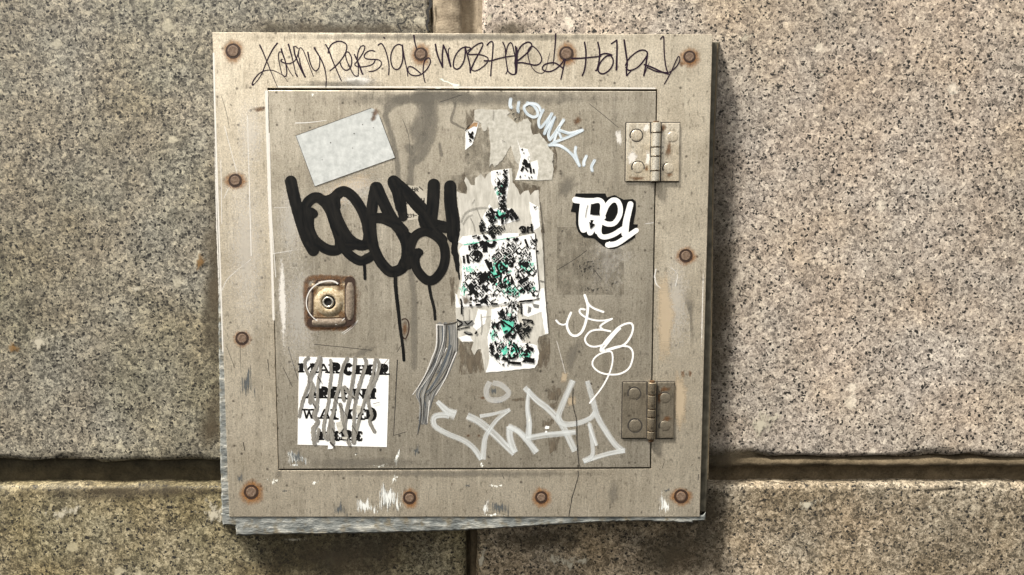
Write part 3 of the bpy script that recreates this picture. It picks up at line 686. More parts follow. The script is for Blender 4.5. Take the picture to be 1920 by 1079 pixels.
# ---- handwriting in marker along the top of the frame
A, B_, C_, D_, E_ = (460, 60), (650, 60), (810, 60), (960, 60), (1100, 60); s = 9.6
HW = [
 (A, [(260,240),(320,370),(385,530),(470,740),(580,1000)], 26, 9), (A, [(575,205),(490,320),(385,530),(300,740),(230,860),(150,950)], 26, 12),
 (A, [(150,950),(120,955),(150,870),(240,760),(350,700),(470,690),(580,730),(690,800),(760,900)], 24, 7),
 (A, [(700,805),(660,760),(610,560),(595,420),(615,360),(650,370)], 14, 18), (A, [(645,310),(680,420),(725,560),(745,740),(720,805),(690,790)], 26, 18),
 (A, [(725,560),(790,700),(860,800)], 14, 12), (A, [(775,225),(810,350),(860,540),(900,730)], 28, 12), (A, [(905,750),(935,800)], 24, 24),
 (A, [(660,495),(640,525),(700,560),(790,572),(880,530),(930,450),(960,340)], 24, 14), (A, [(870,270),(890,400),(950,560),(1010,690),(1075,810)], 24, 30),
 (A, [(870,280),(900,260),(950,300)], 18, 16), (A, [(960,470),(955,400),(970,310),(1000,285),(1050,350),(1110,500),(1170,660),(1225,800)], 16, 14),
 (A, [(975,480),(990,580),(1070,800)], 18, 22), (A, [(1125,370),(1150,500),(1190,620),(1240,690),(1280,700),(1325,640),(1340,540),(1330,440)], 26, 14),
 (A, [(1240,290),(1330,440),(1400,580),(1440,720),(1455,860),(1450,1000)], 28, 14), (A, [(1445,230),(1500,330),(1570,520),(1640,680),(1725,880)], 24, 18),
 (A, [(1490,380),(1510,290),(1570,210),(1680,170),(1770,190),(1825,250),(1800,380),(1720,510),(1620,620),(1525,700)], 22, 20),
 (A, [(1705,560),(1740,640),(1800,690),(1870,670),(1910,590),(1910,470),(1870,380),(1830,360),(1800,400),(1820,500),(1870,620),(1950,770),(2014,800),(2034,760),(2029,600),(2009,470)], 22, 16),
 (B_, [(140,410),(200,540),(285,760)], 24, 30), (B_, [(190,480),(205,370),(250,270),(310,250),(325,290),(280,400),(190,530),(145,580),(180,620),(280,630),(400,610),(480,570),(510,510)], 20, 18),
 (B_, [(505,350),(440,335),(360,365),(315,430),(345,480),(440,495),(560,500),(625,550),(600,630),(500,700),(400,715)], 20, 18),
 (B_, [(565,240),(620,210),(670,270),(720,400),(760,600),(755,770)], 22, 20), (B_, [(670,100),(680,112)], 24, 24),
 (B_, [(1000,250),(930,225),(850,280),(800,400),(795,530),(830,640),(900,680),(960,640),(1005,520),(1010,380),(1000,240)], 20, 24), (B_, [(1000,240),(1040,480),(1080,660),(1100,800)], 24, 16),
 (B_, [(1210,65),(1225,180),(1260,310)], 28, 18), (B_, [(1325,745),(1250,680),(1170,630),(1110,635),(1100,690),(1140,760),(1230,790),(1330,770),(1430,690),(1500,570),(1500,490),(1460,470),(1400,530),(1375,680),(1385,800),(1410,910)], 22, 18),
 (C_, [(60,225),(100,420),(190,635)], 28, 28), (C_, [(190,635),(185,430),(205,240)], 26, 26), (C_, [(205,240),(260,370),(335,620)], 28, 30), (C_, [(340,610),(300,430),(295,320),(320,290)], 18, 16),
 (C_, [(610,280),(540,290),(450,380),(395,500),(385,620),(430,670),(490,655),(560,560),(595,420),(595,270)], 22, 24), (C_, [(600,290),(640,430),(680,600),(690,735)], 24, 26),
 (C_, [(600,270),(660,280),(700,295),(640,340)], 22, 14), (C_, [(640,390),(750,270),(860,205),(915,215),(880,320),(780,500),(690,700)], 20, 26),
 (C_, [(620,380),(680,410),(820,405),(950,435),(1010,490),(970,580),(860,670),(770,705),(710,680)], 22, 18), (C_, [(990,240),(1050,180),(1095,200),(1090,400),(1065,640),(1055,795)], 24, 22),
 (C_, [(940,520),(1060,520),(1200,480),(1340,450),(1500,430)], 26, 18), (C_, [(1275,190),(1315,290),(1325,450),(1345,600),(1355,700),(1330,755)], 24, 16),
 (C_, [(1330,400),(1360,260),(1410,195),(1450,240),(1480,380),(1500,450)], 20, 20), (C_, [(1345,600),(1370,710),(1440,765),(1510,740),(1495,560),(1510,400),(1505,265)], 22, 26),
 (C_, [(1520,290),(1525,500),(1510,735)], 34, 40),
 (D_, [(75,560),(100,380),(170,250),(280,185),(345,210),(350,270),(290,360),(180,460),(50,560)], 22, 26), (D_, [(50,565),(180,555),(310,580)], 26, 22),
 (D_, [(300,575),(410,600),(500,570),(535,480),(480,360),(400,275),(340,265),(290,330),(290,440),(330,580),(400,690),(480,740),(570,730),(620,640),(650,500),(680,380)], 24, 7),
 (D_, [(785,40),(775,250),(740,590)], 28, 14), (D_, [(925,670),(860,610),(770,560),(680,560),(590,590),(545,650),(580,700),(680,715),(800,660),(900,560),(970,430)], 24, 22),
 (D_, [(970,430),(935,600),(880,855)], 26, 20), (D_, [(1305,190),(1330,350),(1325,550),(1300,700),(1265,785)], 28, 26), (D_, [(1080,480),(1250,475),(1450,455),(1600,440)], 28, 20),
 (D_, [(1545,190),(1575,330),(1570,500),(1530,680),(1505,695)], 28, 26), (D_, [(1580,420),(1680,390),(1800,420),(1700,440),(1600,540),(1550,660),(1570,730),(1640,755),(1740,700),(1810,600),(1820,500),(1780,430)], 26, 24),
 (D_, [(1790,215),(1885,150)], 24, 22), (D_, [(1885,150),(1890,300),(1880,680)], 26, 34),
 (E_, [(675,150),(700,330),(730,560),(715,690),(720,790)], 32, 26), (E_, [(720,790),(800,700)], 26, 18),
 (E_, [(700,600),(750,500),(850,400),(960,335),(1050,335),(1095,390),(1040,500),(940,620),(840,680),(750,690),(705,640)], 24, 24), (E_, [(1095,390),(1070,560),(1030,790)], 30, 28),
 (E_, [(1030,790),(1075,680),(1130,545)], 16, 8), (E_, [(1040,590),(1180,640),(1340,715),(1470,760)], 26, 26),
 (E_, [(1090,640),(1250,710),(1380,730),(1500,720),(1620,620),(1675,510),(1655,440),(1600,540),(1520,720),(1400,940)], 20, 18), (E_, [(1330,130),(1385,90),(1395,350),(1420,600),(1460,740)], 22, 22)]
part('handwriting', frame, M['ink_pen'], strokes=[(Z(o, s, p), w*1.1/s, {'w1': w1*1.1/s, 'step': 1.6}) for o, p, w, w1 in HW], off=FO+.00012, label='purple black marker handwriting across the top of the frame')

# ---- water stains, painted shade, wear, painted highlights and sheen, scuffs on frame and door
part('water_stain', door, M['grime'], strokes=[
    ([(726,205),(745,190),(775,184),(830,178),(880,184)], 24, {'soft': True}), ([(790,180),(808,205),(806,250),(795,285),(778,305)], 44, {'w1': 20, 'soft': True}), ([(800,190),(790,230),(780,250)], 40, {'soft': True}), ([(772,290),(770,330),(768,372)], 18, {'soft': True}), ([(795,255),(775,282),(765,276)], 20, {'soft': True}),
    ([(722,215),(734,255),(744,300),(748,350)], 14, {'soft': True}), ([(768,500),(776,560),(777,690)], 16, {'soft': True}), ([(851,180),(853,200),(846,226),(856,234),(870,242)], 9, {'w1': 5, 'soft': True}), ([(824,270),(828,292)], 8, {'soft': True})], off=DO+2.5e-5)
part('water_stain', door, M['grime'], fans=[ell(880, 186, 360, 16, 24, 0, .1), ell(1075, 665, 16, 34, 14, .4, .3), ell(1062, 350, 30, 20, 14, -.5, .3), ell(680, 660, 30, 10, 12, -.4, .3), ell(690, 868, 170, 12, 16, 0, .2)], off=DO+4e-5)
part('water_stain', frame, M['grime'], fans=[[(1280,532),(1292,530),(1300,545),(1304,565),(1302,590),(1304,670),(1296,676),(1294,600),(1284,570),(1276,550)], ell(860, 889, 340, 9, 24, 0, .1), ell(850, 70, 440, 9, 24, 0, .1), ell(523, 888, 9, 14, 12, 0, .2), ell(640, 158, 110, 9, 16, 0, .2), ell(1150, 925, 14, 34, 12, 0, .3)])  # long thin ellipse under the door is its shade, painted on the frame
part('polished_wear', frame, M['bright'], fans=[[(496,172),(501,172),(505,260),(508,420),(512,520),(507,520),(502,420),(498,260)], ell(670, 152, 34, 14, 16, 0, .2), ell(860, 163.8, 350, 1.6, 24), [(399,200),(403,200),(408,420),(416,640),(412,640),(404,420)], [(1318,480),(1321,480),(1316,680),(1313,680)]], off=FO+3e-5)  # slim shapes along the edges are painted highlights
part('polished_wear', door, M['bright'], fans=[ell(1160, 258, 8, 22, 14, -.1, .25), ell(530, 560, 10, 120, 20, -.03, .2)])
part('worn_patch', frame, M['sparkle'], fans=[ell(462, 470, 52, 260, 28, -.03, .08), ell(470, 250, 40, 100, 20, 0, .1), ell(664, 150, 60, 26, 16, 0, .2), ell(1268, 560, 40, 140, 20, 0, .15)], off=FO+1.5e-5)  # brighter left side: sheen put into the frame's colour
part('worn_patch', door, M['sparkle'], fans=[ell(560, 590, 56, 150, 24, 0, .1), ell(545, 420, 36, 120, 20, 0, .1), ell(660, 360, 90, 40, 20, -.3, .15), ell(1140, 480, 60, 90, 20, 0, .2)], off=DO+1.5e-5)  # same painted sheen on the door
part('polished_wear', frame, M['bright'], strokes=[([(520,163.2),(860,164),(1228,166)], 3.4), ([(499.5,172),(501,240),(504,330),(509.5,480),(513,600)], 7, {'w1': 5}), ([(400.5,100),(404,240),(411,450),(418,660)], 4, {'w1': 3})], off=FO+3.5e-5)  # bevel highlights of lip and outer edge, painted as bright lines
part('bare_patch', frame, M['bare'], fans=[[(1228,500),(1250,480),(1262,540),(1275,590),(1262,640),(1258,700),(1232,706),(1226,600)], ell(1275, 750, 20, 70, 16, 0, .2)], off=FO+2e-5)
part('bare_patch', door, M['bare'], fans=[[(1052,694),(1068,697),(1064,720),(1048,722)], [(1060,742),(1082,740),(1084,762),(1062,766)], ell(650, 355, 70, 30, 16, -.4, .2)], off=DO+2e-5)
part('dark_scuff', frame, M['scrape_dk'], fans=[[(440,720),(455,690),(470,680),(482,690),(482,755),(445,752)], [(440,890),(458,884),(458,908),(440,906)], [(620,950),(640,935),(655,945),(655,970),(615,968)], [(705,900),(720,905),(755,915),(758,966),(700,966)], [(905,935),(930,938),(970,945),(968,968),(905,968)], ell(876, 911, 8, 5, 9, 0, .4), ell(533, 921, 9, 4, 9, 0, .3), ell(1250, 920, 10, 5, 9, -.4, .4)])
part('paint_scrape', frame, M['scrape'], fans=[[(700,905),(715,900),(740,915),(765,918),(760,966),(690,966)], [(905,935),(915,932),(920,968),(900,968)], [(1228,925),(1245,915),(1262,955),(1270,967),(1232,967)], [(660,930),(700,930),(720,966),(650,966)]])
part('paint_flecks', frame, M['scrape_bit'], fans=[ell(930, 911, 34, 7, 14, 0, .3), ell(512, 901, 16, 12, 12, 0, .3), ell(740, 895, 14, 20, 12, 0, .3), ell(590, 905, 14, 10, 12, 0, .3), ell(925, 966, 40, 6, 12, 0, .3)])
part('paint_scrape', door, M['scrape'], fans=[[(526,842),(545,838),(570,850),(585,862),(580,874),(528,874)], [(740,840),(752,838),(748,878),(735,878)], ell(552, 872, 12, 4, 10, 0, .3)])
part('dark_scuff', door, M['scrape_dk'], fans=[[(530,842),(572,842),(582,872),(540,872)], ell(780, 846, 10, 14, 10, 0, .3), ell(668, 851, 6, 3, 8)])
part('paint_flecks', door, M['scrape_bit'], fans=[ell(715, 874, 30, 6, 12, 0, .3), ell(587, 176, 13, 9, 12, 0, .2), ell(745, 855, 9, 22, 12, 0, .3), ell(667, 852, 6, 4, 9), ell(905, 872, 8, 8, 9)])
part('paint_drip', frame, M['mint'], sheets=[rag(Z((810, 60), 9.6, [(130,845),(190,840),(220,880),(290,890),(340,920),(400,935),(470,945),(520,960),(460,980),(485,1022),(400,1020),(370,960),(290,915),(200,890)]), .5, 3), rag(Z((810, 60), 9.6, [(30,992),(130,1000),(160,1022),(60,1018)]), .4, 3)])
part('rust_spot', door, M['rust_soft'], fans=[ell(1082, 226, 10, 12, 12, 0, .5), ell(759, 617, 9, 24, 14, 0, .15), ell(905, 746, 8, 4, 9), ell(878, 817, 6, 4, 9), ell(898, 817, 4, 4, 9)])
part('rust_ring', door, M['rust_ring'], strokes=[([(754,600),(760,598),(766,605),(766,622),(760,636),(755,632)], 3)])
part('dark_spot', door, M['scrape_dk'], fans=[ell(925, 733, 13, 11, 12, .3, .2), ell(935, 754, 13, 5, 10, 0, .2)])
part('mould_patch', door, M['glue_dk'], fans=[ell(1037, 738, 13, 16, 12, 0, .25), ell(1036, 760, 9, 9, 10, 0, .3), ell(1028, 794, 12, 9, 10, 0, .3), ell(1038, 830, 12, 22, 12, 0, .3), ell(972, 749, 12, 4, 9, 0, .3)])
part('bird_dropping', door, M['white'], sheets=[ell(1026, 802, 4.5, 3.5, 9, 0, .3), ell(1024, 810, 2.5, 2, 7)])
part('glue_stain', door, M['grime_flat'], fans=[[(1044,426),(1080,426),(1170,470),(1170,553),(1107,553),(1044,553)]], off=DO+3e-5, label='dark square left by a missing sticker')
part('mould_specks', door, M['speck_dk'], fans=[ell(1110, 543, 62, 15, 18, 0, .1), ell(1150, 530, 26, 18, 14, 0, .2), ell(1055, 432, 14, 12, 10, 0, .2), ell(1100, 500, 70, 50, 18, 0, .1)])
part('scratch', door, M['scr_dk'], strokes=[
    ([(1044,507),(1080,485),(1100,470)], 1.2), ([(1112,504),(1128,524)], 1.3), ([(745,676),(741,760),(738,817)], 2.4, {'w1': 1.2, 'rag': .4}), ([(738,817),(762,810)], 1),
    ([(590,646),(640,651),(697,657)], 1.1), ([(745,660),(752,648)], 1), ([(824,192),(866,178)], 1.2), ([(755,224),(766,255),(768,290)], .9), ([(1105,195),(1130,215),(1160,240)], 1),
    ([(540,650),(555,700),(570,740)], 1.4), ([(531,690),(548,725)], 1.2)])
part('scratch', door, M['scr_lt'], strokes=[([(554,231),(580,230),(612,226)], 1.8, {'w1': .8}), ([(512,476),(548,470)], 1), ([(1210,420),(1225,418)], 1), ([(514,390),(560,388)], .8), ([(505,250),(509,400),(517,520)], 1.2), ([(1044,640),(1060,700)], .8)])
part('scratch', frame, M['scr_lt'], strokes=[([(421,237),(435,290),(446,330)], 1), ([(464,218),(467,330),(471,480)], 1.4), ([(416,545),(430,520),(470,487)], 1), ([(420,372),(430,352),(444,340)], 1), ([(1228,520),(1230,532),(1238,540)], 2.4), ([(1230,505),(1227,520)], 2.2), ([(1258,502),(1270,515),(1266,537)], 1.2), ([(414,300),(416,420)], 1)])
part('scratch', frame, M['scr_dk'], strokes=[([(502,675),(505,705)], 1.8, {'w1': .6}), ([(415,180),(424,210),(430,240)], .8), ([(456,830),(459,845)], 1.6), ([(1310,890),(1309,900)], 1.4), ([(425,650),(440,690)], .8), ([(450,640),(452,700)], .7), ([(1245,868),(1242,878)], 1), ([(942,891),(945,898)], 1.2)])
part('crack', door, M['scr_dk'], strokes=[(Z((780,680), 4.174, [(1230,200),(1226,320),(1255,450),(1258,600),(1268,740),(1276,812)]), 1.5, {'rag': .9, 'step': 3})], off=DO+.0007)
part('crack', frame, M['scr_dk'], strokes=[(Z((860,840), 3.556, [(797,155),(795,200),(775,270),(760,320),(748,375),(735,455)]), 1.8, {'rag': .9, 'step': 3})])

# ---- long scored s-curve
sc = (700, 560); k = 3.856
def curve_set(cs, mat, name, off):
    part(name, door, mat, strokes=[(Z(sc, k, c), w, dict(w1=w2, rag=.25)) for c, w, w2 in cs], off=off, label='bundle of grey scored lines curving down the door' if name == 'scored_curve' else None)
base = [[(480,190),(475,330),(430,460),(370,590),(320,690),(345,760),(340,880)], [(520,190),(510,350),(480,460),(420,560),(360,690),(365,800),(355,900)], [(565,190),(560,340),(530,460),(470,570),(400,690),(390,800),(380,900)], [(595,190),(595,350),(570,450),(520,560),(440,680),(400,800)]]
curve_set([(c, 10, 7) for c in base], M['scr_gr'], 'scored_curve', DO+6e-5)
curve_set([([(500,190),(500,320),(470,420),(430,510),(380,600),(335,690),(345,800),(320,980)], 3, 1.4), ([(560,340),(530,430),(480,540),(420,640),(370,700),(380,790)], 4, 2), ([(545,200),(548,330),(515,440),(460,540)], 3, 2)], M['scr_bl'], 'score_line', DO+.00018)
curve_set([([(458,190),(455,340),(420,440),(380,540),(330,630),(285,695)], 2.6, 1.4), ([(600,390),(560,480),(520,580),(450,700)], 2.4, 1.2), ([(530,360),(495,430),(490,470)], 1.8, 1), ([(510,190),(505,310),(470,420),(430,520),(350,640)], 1.6, .8), ([(405,740),(398,820),(390,900)], 1.8, 1), ([(455,190),(520,190),(600,170)], 2, 2)], M['scr_lt'], 'score_line', DO+.00024)
curve_set([([(470,195),(470,330),(440,430),(395,530),(330,640)], 1.4, 1), ([(530,190),(520,350),(490,440),(430,560),(375,690),(360,850)], 1.6, 1), ([(590,380),(545,500),(480,610),(390,700)], 1.6, 1), ([(340,720),(345,860),(320,985)], 2, 1), ([(605,170),(570,180),(510,190)], 3, 2), ([(608,180),(607,380)], 1.6, 1)], M['scr_dk'], 'score_line', DO+.0003)

# ---- residue behind the torn stickers
part('glue_stain', door, M['glue_dk'], fans=[[(872,206),(900,205),(885,235),(873,245)], [(955,205),(985,206),(1030,240),(1045,290),(1045,336),(1025,336),(1015,290),(985,240)]], off=DO+3e-5)
part('glue_stain', door, M['grime_flat'], fans=[[(873,240),(925,240),(955,300),(968,318),(940,318),(870,330)], [(846,330),(870,328),(900,330),(935,318),(964,318),(968,338),(1010,350),(1013,420),(1020,430),(1022,440),(1004,400),(900,380),(852,420),(843,380)]], off=DO+3e-5)
part('glue_stain', door, M['glue_dk'], fans=[Z((830,540), 5.995, [(170,600),(350,610),(470,800),(500,955),(180,980)]), Z((830,540), 5.995, [(1060,550),(1200,530),(1212,720),(1190,900),(1030,905)]), [(862,330),(870,322),(880,345),(872,365),(858,355)], [(958,338),(1012,350),(1013,395),(1000,365),(985,372),(968,362)], [(842,520),(852,520),(853,575),(846,575)], [(1014,420),(1022,420),(1022,438),(1014,436)]], off=DO+5e-5)

# ------------------------------------------------------------------ stickers: each a thing of its own
GR = 'stickers on the metal door'
def sticker(name, poly, mat, label, cat='sticker', thick=.00018, off=None, group=GR):
    e = thing(name, label, cat, P(sum(p[0] for p in poly)/len(poly), max(p[1] for p in poly), DO), group)
    mb = MB(); sheet(mb, poly, (off or DO+.00030), thick); obj('paper', mb, mat, e)
    return e
def on(e, name, mat, strokes=(), fans=(), sheets=(), off=DO+.00040, thick=0.0):
    pieces(name, mat, e, strokes, fans, sheets, off, thick, None, 'stuff' if name in SCATTER else None, name in LONE)
SCATTER = {'black_print', 'teal_print', 'black_maze', 'flaked_paper', 'rubbed_line', 'print'}
st1 = sticker('blank_label', [(554,255)]+rag([(554,255),(696,203)], .5, 9)[1:8]+[(696,203),(704,206),(712,219),(741,296),(590,350)], M['label_grey'], 'blank greyish white label stuck at a tilt, near the door top left corner', 'label')
on(st1, 'burnt_corner', M['rust_soft'], fans=[ell(703, 211, 11, 13, 12, .6, .3), ell(700, 222, 10, 8, 10, 0, .3)])
on(st1, 'edge_line', M['scr_dk'], strokes=[([(555,255),(590,350)], .8), ([(590,350),(741,296)], .9), ([(712,219),(741,296)], 1.0), ([(554,255),(696,203)], .8, {'rag': .8})])
on(st1, 'dirt_specks', M['scr_dk'], sheets=[ell(664,251,1.1), ell(620,268,1.2), ell(661,278,.8), ell(700,240,.9), ell(680,234,1), ell(604,300,.8)])

# pale film label with print, under the black tag
T3 = lambda pts: Z((500, 300), 5.042, pts)
st2 = sticker('film_label', T3([(1315,238),(1440,252),(1515,335),(1512,430),(1440,560),(1335,572),(1300,540)]), M['tan_label'], 'small tan film label with black print, half hidden by the black tag', 'label', .00008, DO+.00012)
FONT = {'H': [[(0,0),(0,1)],[(1,0),(1,1)],[(0,.5),(1,.5)]], 'R': [[(0,1),(0,0)],[(0,0),(.8,.05),(.95,.25),(.8,.48),(0,.52)],[(.4,.52),(1,1)]],
 'N': [[(0,1),(0,0)],[(0,0),(1,1)],[(1,1),(1,0)]], 'O': [[(.5,0),(.05,.3),(.05,.7),(.5,1),(.95,.7),(.95,.3),(.5,0)]], 'T': [[(0,0),(1,0)],[(.5,0),(.5,1)]],
 '2': [[(.05,.25),(.3,0),(.85,.1),(.85,.4),(.05,1)],[(.05,1),(1,1)]], '3': [[(.05,.1),(.5,0),(.9,.2),(.5,.47)],[(.5,.47),(.95,.7),(.55,1),(.05,.9)]],
 '9': [[(.9,.3),(.5,0),(.1,.25),(.45,.52),(.9,.3),(.85,.7),(.4,1)]], '-': [[(.1,.55),(.9,.55)]],
 'M': [[(0,1),(0,0)],[(0,0),(.5,.75)],[(.5,.75),(1,0)],[(1,0),(1,1)]], 'A': [[(0,1),(.5,0)],[(.5,0),(1,1)],[(.2,.68),(.8,.68)]],
 'C': [[(.95,.25),(.7,.02),(.2,.15),(.05,.5),(.2,.85),(.7,.98),(.95,.75)]], 'E': [[(.15,0),(.15,1)],[(.15,0),(.95,0)],[(.15,.5),(.75,.5)],[(.15,1),(.95,1)]],
 'W': [[(0,0),(.25,1)],[(.25,1),(.5,.2)],[(.5,.2),(.75,1)],[(.75,1),(1,0)]], 'L': [[(.15,0),(.15,1)],[(.15,1),(1,1)]],
 'K': [[(.1,0),(.1,1)],[(.95,0),(.1,.55)],[(.4,.4),(1,1)]], 'D': [[(.1,0),(.1,1)],[(.1,0),(.7,.05),(.95,.5),(.7,.95),(.1,1)]]}
def text(word, x, y, w, h, gap, wt, slope=0.0):
    out = []
    for i, ch in enumerate(word):
        x0 = x+i*(w+gap)
        for pl in FONT.get(ch, []):
            out.append(([(x0+px*w, y+py*h+slope*(x0+px*w-x)) for px, py in pl], wt))
    return out
on(st2, 'print', M['ink'], strokes=text('HR', 773.5, 352, 4.2, 6.6, 2.2, 1.6, .1) + text('NORTH', 763, 374, 4.6, 9, 2.3, 1.8, -.06) + text('239-9', 763.5, 402, 3.6, 6.4, 1.2, 1.2, -.08) + [([(786,351),(793,357)], 1.6), ([(757,349),(765,345)], .8)], off=DO+.00016)

# ---- big black tag over it (paint on the door)
TW = 21
T6 = lambda pts: Z((660, 440), 4.318, pts)
tag_st = [(T3(p), w*1.09/5.042, {'w1': (w2 or w)*1.09/5.042, 'rag': .05}) for p, w, w2 in [
 ([(228,205),(262,360),(318,560),(378,740),(440,855)], 104, 104),
 ([(420,500),(400,545),(402,650),(450,755),(540,830),(620,858),(680,840),(692,760),(648,620),(600,480),(540,395),(470,355),(400,390),(350,470)], 92, 92),
 ([(430,505),(440,510)], 84, 84), ([(350,500),(370,620),(420,760)], 130, 120),
 ([(650,440),(650,350),(720,298),(800,335),(880,440),(940,580),(962,720),(935,800),(860,800),(770,735),(690,600),(640,470)], 92, 92),
 ([(530,380),(600,370),(670,330)], 70, 90), ([(620,430),(660,560),(740,730),(800,800)], 110, 110),
 ([(700,760),(740,850),(820,925),(900,955),(1000,905)], 82, 84), ([(780,800),(880,808),(1000,800)], 74, 84),
 ([(1030,262),(1003,400),(985,560),(990,700),(1012,830)], 100, 92), ([(1045,262),(1112,420),(1185,560),(1285,680)], 98, 110), ([(1010,552),(1100,555),(1210,600)], 86, 100),
 ([(1012,830),(1068,950),(1150,1045),(1215,1056),(1290,1010),(1325,900),(1318,780),(1270,680)], 92, 100), ([(1285,960),(1262,985)], 60, 40),
 ([(1200,205),(1330,320),(1430,430),(1530,530)], 108, 118), ([(1190,220),(1240,330),(1275,440),(1290,540)], 88, 80), ([(1240,320),(1270,450)], 100, 100),
 ([(1580,236),(1572,400),(1550,580)], 108, 110), ([(1500,600),(1600,620),(1700,640)], 110, 100), ([(1500,560),(1560,660)], 130, 130),
 ([(1330,740),(1345,850),(1330,980)], 110, 110), ([(1735,250),(1738,400),(1758,560),(1770,720)], 106, 122)]]
tag_st += [(T6(p), w*1.08/4.318, {}) for p, w in [
 ([(530,150),(508,205),(530,290),(600,366),(665,364),(730,285),(754,190),(742,90),(690,20),(600,-24),(520,5),(478,80),(470,140)], 72), ([(540,140),(548,146)], 56), ([(680,-20),(740,40)], 60)]]
tag_st += [(T6([(100,235),(103,300),(105,358)]), 6, {'w1': 5.6, 'rag': .15}), (T6([(350,325),(355,450),(375,620),(390,760),(410,900),(420,1018)]), 7.4, {'w1': 5.4, 'rag': .15}), (T6([(622,400),(640,500),(665,600),(672,686)]), 6, {'w1': 5.2, 'rag': .15})]
part('black_tag', door, M['black'], strokes=tag_st, sheets=[T3([(1150,215),(1200,160),(1260,190),(1325,245),(1318,380),(1328,566),(1240,520),(1212,370),(1185,290)]), rag([(846,416),(864,414),(863,440),(861,470),(866,500),(869,522),(863,532),(853,500),(846,470)], 1.4, 4)],
     off=DO+.00022, label='big black paint tag with drips')

# ---- long torn poster sticker
Z5 = lambda p: Z((830, 310), 8.7, p); Z6 = lambda p: Z((830, 420), 8.7, p); Z7 = lambda p: Z((830, 540), 5.995, p); Z8 = lambda p: Z((860, 400), 5.394, p); Z4 = lambda p: Z((840, 190), 8.7, p)
outl = Z5([(230,430),(300,460),(390,470),(400,360),(350,250),(375,190),(420,240),(460,325),(525,330),(530,210),(580,180),(625,140),(690,225),(725,150),(830,85),(1080,52),(1130,50),(1140,280),(1220,385),(1262,490),(1330,425),(1400,412),(1430,490),(1500,415),(1562,405),(1580,600),(1600,1000)]) + \
       [(1018,470),(1023,560)] + Z7([(1180,300),(1192,520),(1080,548),(1066,600),(1088,740),(1070,850),(1035,905),(750,935),(480,957),(462,860),(430,690),(400,690),(355,757),(320,690),(350,612),(215,610),(170,560),(150,400),(138,170)]) + [(860,540),(863,520)] + Z6([(270,560),(245,390),(262,250),(290,100)]) + Z5([(285,900),(245,640)])
st3 = sticker('torn_poster', rag(outl, .7, 4), M['pulp_w'], 'tall torn poster scrap with teal and black maze print in the middle of the door', 'sticker', .0002)
O1 = DO+.00040
wp = [Z5([(790,100),(1080,60),(1095,250),(1065,420),(1035,600),(1040,700),(1110,710),(1250,890),(1000,970),(840,980),(800,1079),(610,1079),(610,950),(760,640),(820,720),(930,690),(900,560),(830,370),(790,260)]),
      Z5([(1410,595),(1560,680),(1590,1000),(1480,1079),(1420,720)]),
      Z6([(250,300),(330,200),(860,160),(1240,150),(1240,205),(330,335)]), Z7([(140,60),(160,80),(190,190),(500,180),(840,150),(840,180),(570,200),(150,225)]),
      Z7([(550,240),(840,180),(840,300),(880,540),(900,620),(1000,630),(1060,650),(1084,740),(1066,846),(1032,900),(486,952),(530,790),(500,560),(540,420)]),
      Z7([(890,165),(1130,130),(1160,250),(1060,290),(960,330),(890,300)]), Z7([(1070,30),(1140,0),(1190,515),(1150,520)]), Z7([(340,440),(400,240),(500,260),(480,400),(380,480)]), Z7([(180,560),(300,520),(340,600),(220,606)])]
on(st3, 'white_scrap', M['white'], sheets=[rag(p, .6, 4) for p in wp], off=O1, thick=.0001)
mid = Z6([(330,345),(1240,215),(1300,195),(1500,150),(1515,190),(1530,540),(1580,1079)]) + [(1013,559),(990,564),(940,570),(900,573),(866,576),(862,556),(866,520),(866,490),(860,470)]
on(st3, 'maze_print', M['white'], sheets=[rag(mid, .4, 5)], off=O1+.00025, thick=.0002)
O2 = O1+.00045; O3 = O1+.0006
def blobs(pts, j=.25): return [ell(x, y, rx, ry, 16, 0, j) for x, y, rx, ry in pts]
on(st3, 'teal_print', M['teal_worn'], fans=blobs([(985,500,22,22),(940,505,34,36),(870,545,12,14),(940,405,24,14),(937,360,11,18),(880,505,16,12),(960,545,36,16),(1000,545,9,14),(895,455,24,3)]) + blobs([(955,590,12,12),(955,615,22,18),(955,655,34,26),(925,625,12,20),(985,665,22,14)]), off=O2)
on(st3, 'black_print', M['ink_worn'], fans=blobs([(885,480,13,20),(895,545,34,20),(895,520,22,14),(900,462,20,8),(985,500,20,34),(980,535,26,24),(925,525,30,22),(950,540,40,22),(1000,455,8,16),(960,470,40,20),(905,565,30,8),(880,530,18,24),(1003,550,7,10),(945,480,34,30)]) +
   blobs([(940,345,14,24),(942,395,12,16),(920,405,13,16),(960,402,14,10),(905,425,7,16),(928,430,20,12),(940,375,9,18)]) + blobs([(942,590,10,14),(958,612,24,22),(952,655,34,30),(985,660,18,18),(925,620,9,20),(922,655,6,20),(960,575,22,10),(985,617,16,22)]), off=O2+.00004)
teal_s = [Z6([(760,760),(830,830),(860,880),(930,860),(1040,800),(960,760),(870,700),(830,690)]), Z6([(700,860),(760,830),(790,880),(730,880)]), Z6([(850,960),(900,930),(930,960),(870,1010)]), Z6([(860,640),(960,610),(1080,740),(930,850),(850,700)]), Z6([(930,950),(1040,860),(1110,970),(1020,1060)]),
          Z5([(880,740),(1000,690),(1010,780),(920,830)]), Z7([(650,360),(800,380),(790,470),(690,520),(660,440)]), Z7([(730,690),(800,620),(860,710),(780,790)]), Z7([(660,700),(720,650),(730,740),(670,760)]), Z7([(910,740),(960,730),(980,770),(930,810)])]
on(st3, 'teal_maze', M['teal'], sheets=[rag(p, .5, 4) for p in teal_s], off=O3)
